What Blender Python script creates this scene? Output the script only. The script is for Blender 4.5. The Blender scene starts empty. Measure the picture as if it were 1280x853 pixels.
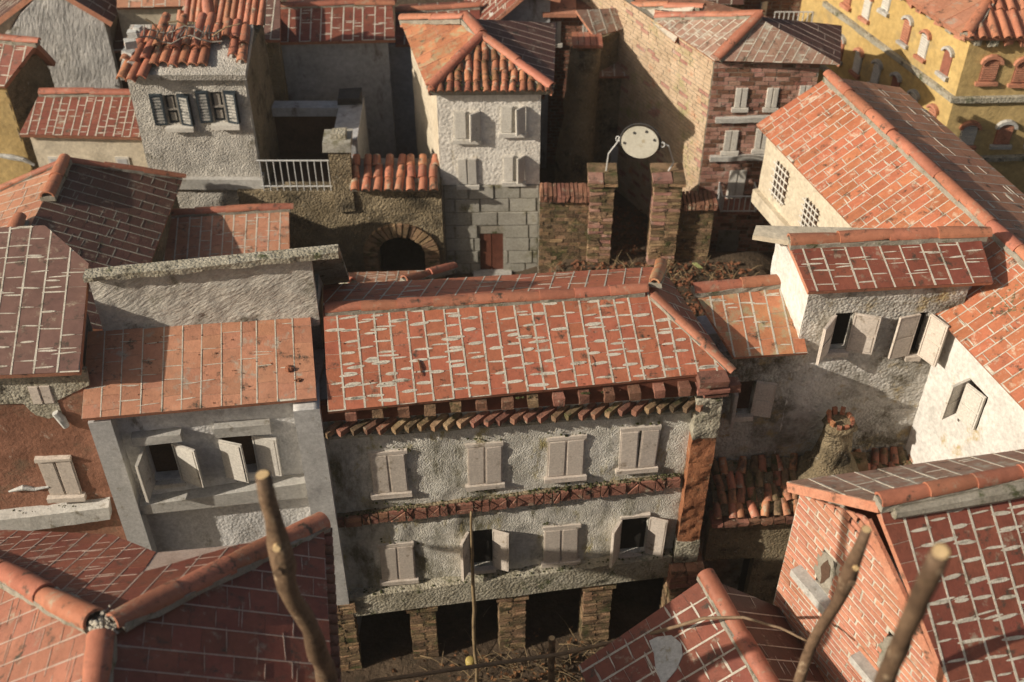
import bpy, bmesh, math, random
from mathutils import Vector, Matrix, noise
from math import radians, sin, cos, pi
random.seed(7)
C = bpy.context.scene.collection
scene = bpy.context.scene

# ------------------------------------------------------------------ camera, sky, sun
PITCH, FPX, CAMZ = radians(42), 1500.0, 13.0
cam_d = bpy.data.cameras.new('camera'); cam = bpy.data.objects.new('camera', cam_d); C.objects.link(cam)
cam.location = (0, 0, CAMZ); cam.rotation_euler = (pi/2-PITCH, 0, 0)
cam_d.sensor_width = 36; cam_d.lens = FPX/1280*36
cam_d.clip_start = 0.1; cam_d.clip_end = 500
cam_d.dof.use_dof = True; cam_d.dof.focus_distance = 12.0; cam_d.dof.aperture_fstop = 0.85
scene.camera = cam
SUN_EL, SUN_AZ = radians(27), radians(21)      # AZ: travel direction turned from +x towards +y
sdir = Vector((cos(SUN_EL)*cos(SUN_AZ), cos(SUN_EL)*sin(SUN_AZ), -sin(SUN_EL)))
world = bpy.data.worlds.new('World'); scene.world = world; world.use_nodes = True
wn = world.node_tree
sky = wn.nodes.new('ShaderNodeTexSky'); sky.sky_type = 'NISHITA'; sky.sun_disc = False
sky.sun_elevation = SUN_EL; sky.dust_density = 5.0; sky.air_density = 1.2; sky.ozone_density = .6
sky.sun_rotation = math.atan2(-sdir.x, -sdir.y)
wn.links.new(sky.outputs[0], wn.nodes['Background'].inputs['Color'])
wn.nodes['Background'].inputs['Strength'].default_value = 0.068
sun_d = bpy.data.lights.new('sun', 'SUN'); sun_d.energy = 5.0; sun_d.angle = radians(0.6); sun_d.color = (1.0, 0.90, 0.76)
sun = bpy.data.objects.new('sun', sun_d); C.objects.link(sun)
sun.rotation_euler = sdir.to_track_quat('-Z', 'Y').to_euler(); sun.location = (-8, -3, 12)
scene.view_settings.view_transform = 'Standard'; scene.view_settings.look = 'None'
scene.view_settings.exposure = 0.12; scene.view_settings.gamma = 1
scene.cycles.use_denoising = True
scene.cycles.max_bounces = 5

# ------------------------------------------------------------------ pixels of the photograph -> places in the scene
_c, _s = cos(PITCH), sin(PITCH)
CAM = Vector((0, 0, CAMZ))
def ray(px, py):
    u = (px-640)/FPX; v = (426.5-py)/FPX
    return Vector((u, _c+v*_s, -_s+v*_c))
def atz(px, py, z):
    d = ray(px, py); return CAM + d*((z-CAMZ)/d.z)
def aty(px, py, y):
    d = ray(px, py); return CAM + d*(y/d.y)
class Plane:
    def __init__(s, p, q, r):
        s.p = p.copy(); s.n = (q-p).cross(r-p).normalized()
        if s.n.z < 0: s.n = -s.n
    def px(s, x, y):
        d = ray(x, y); return CAM + d*((s.p-CAM).dot(s.n)/d.dot(s.n))
class W:
    """vertical wall line from A to B seen from outside: u runs along it, d outward"""
    def __init__(s, A, B, inset=0.0):
        a = Vector((A[0], A[1], 0)); b = Vector((B[0], B[1], 0))
        s.u = (b-a).normalized(); s.n = Vector((s.u.y, -s.u.x, 0))
        s.a = a - s.n*inset; s.len = (b-a).length
        s.rot = Matrix(((s.u.x, -s.n.x, 0), (s.u.y, -s.n.y, 0), (0, 0, 1)))
    def uz(s, px, py, d=0.0):
        r = ray(px, py); p0 = s.a + s.n*d
        p = CAM + r*((p0-CAM).dot(s.n)/r.dot(s.n))
        return (p-s.a).dot(s.u), p.z
    def pt(s, u, z, d=0.0):
        p = s.a + s.u*u + s.n*d; return Vector((p.x, p.y, z))
    def mat(s, u, z, d=0.0):
        return Matrix.Translation(s.pt(u, z, d)) @ s.rot.to_4x4()
    def rect(s, x0, y0, x1, y1, d=0.0):
        xc, yc = (x0+x1)/2, (y0+y1)/2
        return (s.uz(x0, yc, d)[0], s.uz(xc, y1, d)[1], s.uz(x1, yc, d)[0], s.uz(xc, y0, d)[1])
def lin(p, q):
    return lambda u: p[1] + (q[1]-p[1])*(u-p[0])/(q[0]-p[0])

# ------------------------------------------------------------------ materials
def mk(name, c1, c2, s=2.5, rough=.85, bump=.35, bs=30, rand=.0, fine=.3, stain=None, stain2=None, vor=0, spec=.3, streak=0, metal=0, dist=.02, rake=None):
    m = bpy.data.materials.new(name); m.use_nodes = True
    nt = m.node_tree; N = nt.nodes; L = nt.links; b = N['Principled BSDF']
    g = N.new('ShaderNodeNewGeometry')
    def nz(scale, det=6, ro=.6, vec=None):
        n = N.new('ShaderNodeTexNoise'); n.inputs['Scale'].default_value = scale
        n.inputs['Detail'].default_value = det; n.inputs['Roughness'].default_value = ro
        L.new(vec or g.outputs['Position'], n.inputs['Vector']); return n
    def ramp(src, a, bb, ca=(0,0,0,1), cb=(1,1,1,1)):
        r = N.new('ShaderNodeValToRGB'); r.color_ramp.elements[0].position = a; r.color_ramp.elements[1].position = bb
        r.color_ramp.elements[0].color = ca; r.color_ramp.elements[1].color = cb
        L.new(src, r.inputs[0]); return r
    def mix(fac, a, bcol, mode='MIX'):
        x = N.new('ShaderNodeMix'); x.data_type = 'RGBA'; x.blend_type = mode
        if isinstance(fac, float): x.inputs[0].default_value = fac
        else: L.new(fac, x.inputs[0])
        for i, v in ((6, a), (7, bcol)):
            if isinstance(v, tuple): x.inputs[i].default_value = (*v[:3], 1)
            else: L.new(v, x.inputs[i])
        return x.outputs[2]
    n1 = nz(s)
    col = ramp(n1.outputs[0], .32, .68, (*c1, 1), (*c2, 1)).outputs[0]
    n2 = nz(s*9, 8, .7)
    f = ramp(n2.outputs[0], .3, .7, (1-fine, 1-fine, 1-fine, 1), (1+fine*.5,)*3+(1,))
    col = mix(1.0, col, f.outputs[0], 'MULTIPLY')
    for st, off in ((stain, 0), (stain2, 17.3)):
        if st:
            c, amt, sc = st
            mp = N.new('ShaderNodeMapping'); mp.inputs['Location'].default_value = (off+3, off, off*2)
            if streak: mp.inputs['Scale'].default_value = (1, 1, 1/streak)
            L.new(g.outputs['Position'], mp.inputs['Vector'])
            n3 = nz(sc, 9, .72, mp.outputs[0])
            r3 = ramp(n3.outputs[0], .62-amt*.3, .70-amt*.16)
            col = mix(r3.outputs[0], col, c)
    if rand:
        oi = N.new('ShaderNodeObjectInfo')
        h = N.new('ShaderNodeHueSaturation')
        mr = N.new('ShaderNodeMapRange'); mr.inputs[3].default_value = 1-rand; mr.inputs[4].default_value = 1+rand
        L.new(oi.outputs['Random'], mr.inputs[0]); L.new(mr.outputs[0], h.inputs['Value'])
        mr2 = N.new('ShaderNodeMapRange'); mr2.inputs[3].default_value = .5-rand*.04; mr2.inputs[4].default_value = .5+rand*.04
        wn_ = N.new('ShaderNodeTexWhiteNoise'); wn_.noise_dimensions = '1D'; L.new(oi.outputs['Random'], wn_.inputs['W'])
        L.new(wn_.outputs['Value'], mr2.inputs[0]); L.new(mr2.outputs[0], h.inputs['Hue'])
        L.new(col, h.inputs['Color']); col = h.outputs[0]
    L.new(col, b.inputs['Base Color'])
    b.inputs['Roughness'].default_value = rough; b.inputs['Specular IOR Level'].default_value = spec
    b.inputs['Metallic'].default_value = metal
    if rake:      # strokes of a rake or trowel: noise stretched along one direction
        m1 = N.new('ShaderNodeMapping'); m1.inputs['Rotation'].default_value = (0, radians(rake), 0); L.new(g.outputs['Position'], m1.inputs['Vector'])
        m2 = N.new('ShaderNodeMapping'); m2.inputs['Scale'].default_value = (.32, .7, 1); L.new(m1.outputs[0], m2.inputs['Vector'])
        nb = nz(bs, 5, .6, m2.outputs[0])
    else: nb = nz(bs, 6, .65)
    hgt = nb.outputs[0]
    if vor:
        v = N.new('ShaderNodeTexVoronoi'); v.inputs['Scale'].default_value = vor; L.new(g.outputs['Position'], v.inputs['Vector'])
        ad = N.new('ShaderNodeMath'); ad.operation = 'MULTIPLY_ADD'; ad.inputs[1].default_value = -.7
        L.new(v.outputs['Distance'], ad.inputs[0]); L.new(hgt, ad.inputs[2]); hgt = ad.outputs[0]
    bp = N.new('ShaderNodeBump'); bp.inputs['Strength'].default_value = bump; bp.inputs['Distance'].default_value = dist
    L.new(hgt, bp.inputs['Height']); L.new(bp.outputs[0], b.inputs['Normal'])
    return m
LICH = (.30, .27, .17); DIRT = (.05, .042, .03); MOSS = (.055, .065, .02)
def tilemat(name, c1, c2, rand=.10, rough=.55, stain=(DIRT, .2, 7), stain2=((.30, .235, .17), .13, 6), bump=.3):
    return mk(name, c1, c2, s=1.6, rough=rough, bump=bump, bs=55, rand=rand, fine=.22, stain=stain, stain2=stain2, spec=.35)
MAT = dict(
 tile_orange=tilemat('orange terracotta tile', (.34,.108,.058), (.44,.15,.085)),
 tile_pink=tilemat('dusty pink terracotta tile', (.38,.17,.10), (.48,.235,.145), stain2=((.34,.29,.23), .22, 6)),
 tile_mid=tilemat('brownish red tile', (.25,.095,.06), (.34,.14,.09), rand=.1),
 tile_brown=tilemat('brown weathered tile', (.14,.075,.06), (.20,.108,.085), rand=.07, bump=.15),
 tile_red=tilemat('deep red tile', (.17,.050,.032), (.25,.08,.05)),
 tile_dark=tilemat('dark brown and painted shade tile', (.085,.04,.03), (.13,.06,.045), rand=.12),  # brown tile; also puts shade into the colour of slopes turned from the sun
 tile_grey=tilemat('grey brown weathered tile', (.24,.14,.10), (.33,.2,.145), stain2=((.36,.33,.27), .35, 7)),
 tile_bright=tilemat('bright orange tile', (.36,.125,.06), (.46,.165,.085), rand=.12, stain2=((.50,.38,.28), .22, 8)),
 tile_lich=tilemat('lichen grown orange tile', (.40,.15,.075), (.50,.22,.11), stain2=((.34,.30,.18), .38, 6), rand=.15),
 cap=tilemat('ridge terracotta', (.34,.125,.072), (.44,.175,.105), rand=.16, stain2=((.36,.27,.19), .18, 5)),
 barrel=tilemat('barrel tile terracotta', (.34,.13,.07), (.46,.19,.105), rand=.2, stain=(DIRT,.3,7), stain2=((.4,.36,.26), .25, 9), bump=.4),
 barrel_old=tilemat('mossy barrel tile', (.24,.09,.05), (.40,.17,.09), rand=.25, stain=(MOSS,.42,6), stain2=((.06,.045,.03), .4, 8), bump=.5),
 mortar=mk('pale mortar', (.46,.42,.345), (.62,.57,.475), s=6, bump=.5, bs=70, stain=((.20,.17,.12),.24,7)),
 mortar_mid=mk('thin grey grout', (.34,.25,.20), (.46,.36,.30), s=6, bump=.4, bs=60),
 mortar_dark=mk('grey mortar', (.24,.215,.17), (.36,.33,.27), s=5, bump=.6, bs=60, stain=(MOSS,.25,6)),
 edge=mk('cut terracotta edge', (.42,.17,.10), (.52,.25,.16), s=4, bump=.3, bs=60, stain=(DIRT,.2,6)),
 plaster_main=mk('weathered rough plaster', (.46,.435,.37), (.68,.655,.59), s=2.2, rough=.95, bump=.8, bs=38, vor=60, dist=.014, streak=2.5, stain=((.13,.12,.075), .42, 2.0), stain2=((.32,.27,.12), .2, 4)),
 plaster_b=mk('bluish white plaster', (.58,.57,.55), (.70,.69,.67), s=2, streak=3, rough=.95, bump=.45, bs=26, vor=30, dist=.018, stain=((.22,.2,.17), .12, 3)),
 plaster_grey=mk('raked grey plaster', (.40,.375,.33), (.58,.55,.49), s=3, rough=.95, bump=.9, bs=34, vor=46, dist=.02, stain=((.17,.155,.12), .2, 3)),
 plaster_raked=mk('diagonally raked plaster', (.42,.39,.34), (.60,.57,.50), s=3, rough=.95, bump=1.0, bs=34, dist=.028, rake=28, stain=((.17,.155,.12), .2, 3)),
 plaster_combed=mk('combed grey plaster', (.36,.35,.335), (.52,.505,.48), s=3, rough=.95, bump=1.0, bs=26, dist=.03, rake=78, stain=((.17,.155,.12), .2, 3)),
 plaster_cream=mk('cream plaster', (.50,.43,.32), (.60,.53,.41), s=2, rough=.9, bump=.4, bs=30, dist=.015, stain=((.3,.26,.2), .1, 3)),
 plaster_white=mk('white plaster', (.56,.54,.50), (.66,.64,.60), s=2, rough=.9, bump=.4, bs=18, vor=18, dist=.018, stain=((.42,.33,.18), .12, 2.5)),
 plaster_tower=mk('white stucco', (.68,.64,.57), (.78,.74,.67), s=2, streak=3, rough=.9, bump=.55, bs=20, vor=24, dist=.016, stain=((.42,.34,.2), .1, 2.5)),
 plaster_ochre=mk('ochre plaster', (.42,.30,.125), (.52,.38,.17), s=1.5, rough=.9, bump=.5, bs=20, dist=.02, stain=((.28,.2,.09), .22, 2.2)),
 plaster_yellow=mk('yellow plaster', (.44,.30,.11), (.54,.39,.16), s=1.2, rough=.9, bump=.4, bs=16, dist=.02, stain=((.30,.23,.12), .22, 1.6)),
 plaster_brown=mk('brown aggregate wall', (.20,.155,.09), (.33,.265,.17), s=2.2, rough=.95, bump=1.0, bs=28, vor=34, dist=.035, stain=((.05,.04,.025), .35, 2.2), stain2=((.5,.46,.38), .05, 18)),
 plaster_terra=mk('terracotta coloured plaster', (.22,.10,.06), (.32,.155,.10), s=2, rough=.9, bump=.7, bs=20, dist=.02, stain=((.17,.11,.07), .25, 2.5), stain2=((.42,.38,.31), .07, 3)),
 plaster_dark=mk('damp stained plaster', (.42,.40,.35), (.68,.65,.60), s=1.1, rough=.95, bump=.9, bs=24, vor=28, dist=.03, stain=((.12,.105,.075), .42, 1.3), stain2=((.35,.27,.14), .2, 3)),
 plaster_shade=mk('grey wall and shaded plaster', (.36,.36,.36), (.48,.48,.48), s=1.6, streak=3, rough=.9, bump=.4, bs=12, dist=.02, stain=((.16,.14,.12), .18, 2.2)),  # shade put into the colour of white houses' unlit walls; also plain grey
 concrete=mk('cast concrete', (.38,.365,.33), (.50,.485,.45), s=3, rough=.9, bump=.5, bs=50, dist=.01, stain=((.2,.18,.14), .15, 5)),
 concrete_old=mk('lichen grown concrete', (.28,.25,.18), (.44,.41,.33), s=4, rough=.95, bump=1.0, bs=34, vor=30, dist=.02, stain=(DIRT,.25,5), stain2=(MOSS,.2,4)),
 pil_white=mk('whitewashed concrete', (.46,.455,.44), (.56,.55,.53), s=3, rough=.85, bump=.35, bs=60, dist=.008, stain=((.28,.25,.2), .07, 7)),
 rust=mk('rusty red plaster', (.22,.085,.04), (.36,.15,.07), s=3.5, rough=.85, bump=.9, bs=24, dist=.02, stain=((.10,.055,.03), .3, 4), stain2=((.36,.28,.18), .12, 6)),
 brick=mk('fired brick', (.18,.08,.05), (.31,.15,.10), s=6, rough=.85, bump=.7, bs=50, rand=.28, stain=(DIRT,.25,7), stain2=((.4,.35,.25), .14, 9)),
 brick_old=mk('mossy old brick', (.24,.14,.075), (.40,.27,.16), s=6, rough=.9, bump=.9, bs=40, rand=.25, stain=(MOSS,.35,4), stain2=((.1,.07,.04), .3, 6)),
 brick_pale=mk('pale weathered tan brick', (.38,.28,.18), (.54,.41,.28), s=5, rough=.9, bump=.6, bs=40, rand=.2, stain=((.30,.27,.13), .25, 2), stain2=((.44,.24,.14), .16, 4)),  # weathered tan is the brick's own colour
 brick_orange=mk('painted orange brick', (.43,.18,.11), (.54,.25,.165), s=3, rough=.75, bump=.5, bs=40, rand=.12, stain=((.5,.4,.3), .14, 5)),
 brick_pink=mk('worn pinkish red brick', (.32,.155,.115), (.46,.27,.21), s=5, rough=.9, bump=.7, bs=45, rand=.25, stain=((.42,.34,.28), .22, 5), stain2=(DIRT, .2, 5)),
 brick_dark=mk('mossy dark brick', (.13,.085,.05), (.26,.175,.10), s=6, rough=.95, bump=1.0, bs=40, rand=.3, stain=(MOSS,.4,5), stain2=((.05,.035,.02), .35, 6)),
 stone=mk('grey ashlar block', (.30,.285,.24), (.42,.40,.345), s=4, rough=.9, bump=.4, bs=60, rand=.12, dist=.01, stain=((.12,.11,.05), .24, 2.5)),
 shutter=mk('pinkish beige clay', (.55,.48,.41), (.63,.56,.485), s=5, rough=.8, bump=.2, bs=50, rand=.06, dist=.008, stain=((.26,.21,.15), .16, 7)),
 shutter_w=mk('off white clay', (.56,.53,.47), (.64,.61,.55), s=5, rough=.8, bump=.2, bs=50, rand=.06, dist=.008, stain=((.3,.25,.19), .08, 8)),
 shutter_grey=mk('weathered grey boards', (.22,.2,.17), (.32,.29,.25), s=8, rough=.85, bump=.5, bs=40, rand=.1, stain=((.08,.07,.05), .25, 6)),
 shutter_blue=mk('blackened blue slats', (.02,.03,.04), (.05,.065,.075), s=8, rough=.6, bump=.3, bs=40),
 slat_pale=mk('chipped pale slats', (.45,.44,.40), (.55,.53,.48), s=12, rough=.8, bump=.3, bs=40, stain=((.04,.05,.06), .45, 14)),
 brown_door=mk('dark brown door', (.12,.04,.025), (.18,.065,.04), s=6, rough=.6, bump=.3, bs=30, rand=.08),
 dark=mk('painted black shade', (.012,.010,.008), (.02,.017,.014), s=3, rough=.95, bump=.3, bs=20),  # near-black panels put shade into arcade walls, doorways and window openings
 dim=mk('painted brown shade', (.07,.04,.025), (.12,.07,.045), s=4, rough=.9, bump=.3, bs=20),  # brown tone carrying the shade of rooms, yard and far wall in its colour
 metal=mk('pale painted wire', (.48,.48,.46), (.56,.56,.54), s=8, rough=.45, bump=.1, bs=40, spec=.5),
 iron=mk('black iron', (.03,.03,.03), (.06,.055,.05), s=8, rough=.6, bump=.2, bs=40),
 sign=mk('ivory plastic disc', (.40,.375,.30), (.50,.475,.40), s=3, rough=.45, bump=.15, bs=30, fine=.15, stain=((.3,.25,.16), .12, 5)),
 moss=mk('moss', (.035,.04,.012), (.085,.085,.03), s=9, rough=1, bump=1, bs=40, rand=.2),
 wood=mk('bark of a cut stick', (.09,.055,.033), (.20,.13,.078), s=4, rough=.7, bump=.9, bs=30, rand=.1, fine=.4, dist=.012, stain=((.055,.035,.02), .3, 9), stain2=((.34,.26,.17), .12, 7)),
 wood_cut=mk('freshly cut wood', (.55,.38,.18), (.64,.47,.26), s=8, rough=.7, bump=.3, bs=30),
 cane=mk('dry cane', (.15,.10,.06), (.24,.165,.10), s=7, rough=.6, bump=.3, bs=30),
 straw=mk('dry straw', (.16,.11,.06), (.30,.22,.12), s=6, rough=.8, bump=.2, bs=30),
 leaf=mk('dead leaves', (.14,.055,.025), (.28,.13,.06), s=9, rough=.8, bump=.3, bs=30, rand=.3),
 leaf_green=mk('yellow green leaf', (.30,.33,.12), (.40,.42,.2), s=6, rough=.6, bump=.1, bs=20),
 soil=mk('brown soil', (.06,.04,.025), (.12,.085,.055), s=2, rough=1, bump=1, bs=14, dist=.04, stain=((.05,.04,.025), .3, 2)),
 yellow=mk('faded yellow plastic', (.38,.29,.09), (.46,.36,.12), s=5, rough=.5, bump=.1, bs=30, stain=((.2,.15,.08), .1, 6)),
 flash=mk('grey cement patch', (.42,.42,.40), (.55,.55,.52), s=3, rough=.9, bump=.6, bs=30, stain=((.3,.27,.2), .1, 4)),
 green_dark=mk('dark far greenery', (.02,.03,.015), (.05,.06,.025), s=3, rough=1, bump=1, bs=10),
)

# ------------------------------------------------------------------ things and parts
class Thing:
    def __init__(s, name, label, cat, base, group=None):
        o = bpy.data.objects.new(name, None); C.objects.link(o)
        o.empty_display_size = .2; o.location = base
        o['label'] = label; o['category'] = cat
        if group: o['group'] = group
        s.o = o; s.base = Vector(base); s.cnt = {}; s.rest = {}
    def link(s, name, me, parent=None, M=None, kind=None, label=None):
        ob = bpy.data.objects.new(name, me); C.objects.link(ob); ob.parent = parent or s.o
        T = Matrix.Translation(-s.base)
        ob.matrix_basis = T @ M if M else Matrix.Identity(4)
        if kind: ob['kind'] = kind
        if label: ob['label'] = label
        return ob
    def part(s, name, data, mat, parent=None, smooth=False, kind=None, label=None):
        """data = (verts in world coordinates, faces) or a bmesh in world coordinates"""
        me = bpy.data.meshes.new(name)
        if isinstance(data, bmesh.types.BMesh):
            bmesh.ops.translate(data, verts=data.verts, vec=-s.base); data.to_mesh(me); data.free()
        else:
            me.from_pydata([Vector(v)-s.base for v in data[0]], [], data[1])
        for m in (mat if isinstance(mat, (list, tuple)) else [mat]): me.materials.append(m)
        if smooth:
            for p in me.polygons: p.use_smooth = True
        return s.link(name, me, parent, kind=kind, label=label)
    def piece(s, name, data, mat, parent=None, limit=290, smooth=False, label=None):
        k = name
        s.cnt[k] = s.cnt.get(k, 0)+1
        if s.cnt[k] <= limit: return s.part(name, data, mat, parent, smooth, label=label)
        key = (name, mat.name, (parent or s.o).name)
        r = s.rest.setdefault(key, ([], [], mat, parent))
        b = len(r[0]); r[0].extend(data[0]); r[1].extend([tuple(i+b for i in f) for f in data[1]])
    def inst(s, name, me, M, parent=None, limit=290, label=None):
        k = name
        s.cnt[k] = s.cnt.get(k, 0)+1
        if s.cnt[k] <= limit: return s.link(name, me, parent, M, label=label)
        s.cnt[k] -= 1
        v = [M @ x.co for x in me.vertices]; f = [tuple(p.vertices) for p in me.polygons]
        s.cnt[k] += 1
        key = (name, me.materials[0].name, (parent or s.o).name)
        r = s.rest.setdefault(key, ([], [], me.materials[0], parent))
        b = len(r[0]); r[0].extend(v); r[1].extend([tuple(i+b for i in q) for q in f])
    def flush(s):
        for (name, _, _), (v, f, mat, parent) in s.rest.items():
            s.part(name, (v, f), mat, parent, kind='stuff')
        s.rest = {}
ALL = []
def thing(*a, **k):
    t = Thing(*a, **k); ALL.append(t); return t
def tagged(name, data, mat, label, cat, group=None, kind=None, smooth=False, base=None):
    """a thing that is one mesh"""
    vs = data[0]
    b = Vector(base) if base is not None else Vector((sum(v[0] for v in vs)/len(vs), sum(v[1] for v in vs)/len(vs), min(v[2] for v in vs)))
    me = bpy.data.meshes.new(name); me.from_pydata([Vector(v)-b for v in vs], [], data[1]); me.materials.append(mat)
    if smooth:
        for p in me.polygons: p.use_smooth = True
    o = bpy.data.objects.new(name, me); C.objects.link(o); o.location = b
    if label: o['label'] = label
    if cat: o['category'] = cat
    if group: o['group'] = group
    if kind: o['kind'] = kind
    return o

# ------------------------------------------------------------------ shapes
BOXF = [(0,3,2,1),(4,5,6,7),(0,1,5,4),(1,2,6,5),(2,3,7,6),(3,0,4,7)]
def box8(x0, x1, y0, y1, z0, z1):
    return ([Vector(p) for p in ((x0,y0,z0),(x1,y0,z0),(x1,y1,z0),(x0,y1,z0),(x0,y0,z1),(x1,y0,z1),(x1,y1,z1),(x0,y1,z1))], list(BOXF))
def wbox(w, u0, u1, z0, z1, d0, d1, jit=0.0):
    """box on a wall: u range, z range, outward range d0<d1"""
    v = [w.pt(u, z, d) for z in (z0, z1) for (u, d) in ((u0, d1), (u1, d1), (u1, d0), (u0, d0))]
    if jit: v = [p + Vector([random.uniform(-jit, jit) for _ in range(3)]) for p in v]
    return (v, list(BOXF))
def prism_up(poly, n, h0, h1):
    """polygon points (counter-clockwise seen from n) pushed along n from h0 to h1"""
    k = len(poly)
    v = [p+n*h0 for p in poly] + [p+n*h1 for p in poly]
    f = [tuple(range(k-1, -1, -1)), tuple(range(k, 2*k))] + [(i, (i+1) % k, k+(i+1) % k, k+i) for i in range(k)]
    return (v, f)
def wpoly(w, pts, d0, d1):
    """outline in (u,z) on a wall -> slab from d0 to d1 outward"""
    a = sum(pts[i][0]*pts[(i+1) % len(pts)][1]-pts[(i+1) % len(pts)][0]*pts[i][1] for i in range(len(pts)))
    if a < 0: pts = pts[::-1]
    return prism_up([w.pt(u, z) for u, z in pts], w.n, d0, d1)
def merge(*ds):
    V, F = [], []
    for v, f in ds:
        b = len(V); V.extend(v); F.extend([tuple(i+b for i in q) for q in f])
    return (V, F)
def xform(d, M): return ([M @ Vector(v) for v in d[0]], d[1])
def tube(pts, rad, n=8, cap=True):
    V, F = [], []; up = None
    for i, p in enumerate(pts):
        t = (pts[min(i+1, len(pts)-1)]-pts[max(i-1, 0)]).normalized()
        if up is None: up = t.orthogonal().normalized()
        up = (up - t*up.dot(t)).normalized(); s = t.cross(up)
        r = rad[i] if isinstance(rad, (list, tuple)) else rad
        for k in range(n):
            a = 2*pi*k/n; V.append(p + (up*cos(a)+s*sin(a))*r)
    for i in range(len(pts)-1):
        for k in range(n):
            F.append((i*n+k, i*n+(k+1) % n, (i+1)*n+(k+1) % n, (i+1)*n+k))
    if cap:
        F.append(tuple(range(n-1, -1, -1))); F.append(tuple((len(pts)-1)*n+k for k in range(n)))
    return (V, F)
def footprint(poly, z0, z1):
    a = sum(poly[i][0]*poly[(i+1) % len(poly)][1]-poly[(i+1) % len(poly)][0]*poly[i][1] for i in range(len(poly)))
    if a < 0: poly = poly[::-1]
    return prism_up([Vector((p[0], p[1], 0)) for p in poly], Vector((0, 0, 1)), z0, z1)
def fbm(p, o=4): return noise.fractal(p, 1.0, 2.0, o)

def wall(th, w, u0, u1, z0, z1, mat, holes=(), amp=.010, cell=.07, top=None, depth=.1, name='wall', parent=None, freq=4.0, d=0.0, label=None, rake=0):
    """plastered wall sheet with real relief, openings with reveals; holes = (u0,z0,u1,z1)"""
    def grid(a, b, cuts):
        xs = sorted(set([a, b]+[c for c in cuts if a < c < b])); out = []
        for i in range(len(xs)-1):
            n = max(1, round((xs[i+1]-xs[i])/cell))
            out += [xs[i]+(xs[i+1]-xs[i])*k/n for k in range(n)]
        return out+[b]
    zt = z1 if top is None else max(top(u0), top(u1), top((u0+u1)/2))
    U = grid(u0, u1, [h[0] for h in holes]+[h[2] for h in holes]+([(u0+u1)/2] if top else []))
    Z = grid(z0, zt, [h[1] for h in holes]+[h[3] for h in holes])
    bm = bmesh.new(); vs = {}
    for i, u in enumerate(U):
        for j, z in enumerate(Z):
            zz = z if top is None else min(z, top(u))
            p = w.pt(u, zz, d)
            a = fbm(p*freq, 4)*amp + fbm(p*freq*4+Vector((5, 3, 1)), 3)*amp*.5
            if rake:
                a += math.sin((u*.35+zz*1.6+fbm(p*3)*.35)*rake)*amp*.5
            vs[i, j] = bm.verts.new(p + w.n*a)
    for i in range(len(U)-1):
        for j in range(len(Z)-1):
            uc, zc = (U[i]+U[i+1])/2, (Z[j]+Z[j+1])/2
            if any(h[0] < uc < h[2] and h[1] < zc < h[3] for h in holes): continue
            if top and Z[j] >= max(top(U[i]), top(U[i+1])): continue
            bm.faces.new((vs[i, j], vs[i+1, j], vs[i+1, j+1], vs[i, j+1]))
    bmesh.ops.remove_doubles(bm, verts=bm.verts, dist=1e-5)
    for f in bm.faces: f.smooth = True
    be = [e for e in bm.edges if len(e.link_faces) == 1]
    r = bmesh.ops.extrude_edge_only(bm, edges=be)
    nv = [x for x in r['geom'] if isinstance(x, bmesh.types.BMVert)]
    for x in nv: x.co -= w.n*((x.co-w.a).dot(w.n) - d + depth)
    for e in be: e.smooth = False
    bmesh.ops.delete(bm, geom=[v for v in bm.verts if not v.link_faces], context='VERTS')
    return th.part(name, bm, mat, parent, label=label)

# ---- roofs
def clip(poly, conv):
    out = poly
    n = len(conv)
    for i in range(n):
        a, b = conv[i], conv[(i+1) % n]; res = []
        if not out: return []
        def side(p): return (b[0]-a[0])*(p[1]-a[1])-(b[1]-a[1])*(p[0]-a[0])
        for k in range(len(out)):
            p, q = out[k], out[(k+1) % len(out)]; sp, sq = side(p), side(q)
            if sp >= 0: res.append(p)
            if (sp >= 0) != (sq >= 0):
                t = sp/(sp-sq); res.append((p[0]+(q[0]-p[0])*t, p[1]+(q[1]-p[1])*t))
        out = res
    return out
def area2(p): return sum(p[i][0]*p[(i+1) % len(p)][1]-p[(i+1) % len(p)][0]*p[i][1] for i in range(len(p)))/2
def inside(p, poly, m=0):
    for i in range(len(poly)):
        a, b = poly[i], poly[(i+1) % len(poly)]
        l = math.hypot(b[0]-a[0], b[1]-a[1])
        if l > 1e-6 and ((b[0]-a[0])*(p[1]-a[1])-(b[1]-a[1])*(p[0]-a[0]))/l < m: return False
    return True
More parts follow.
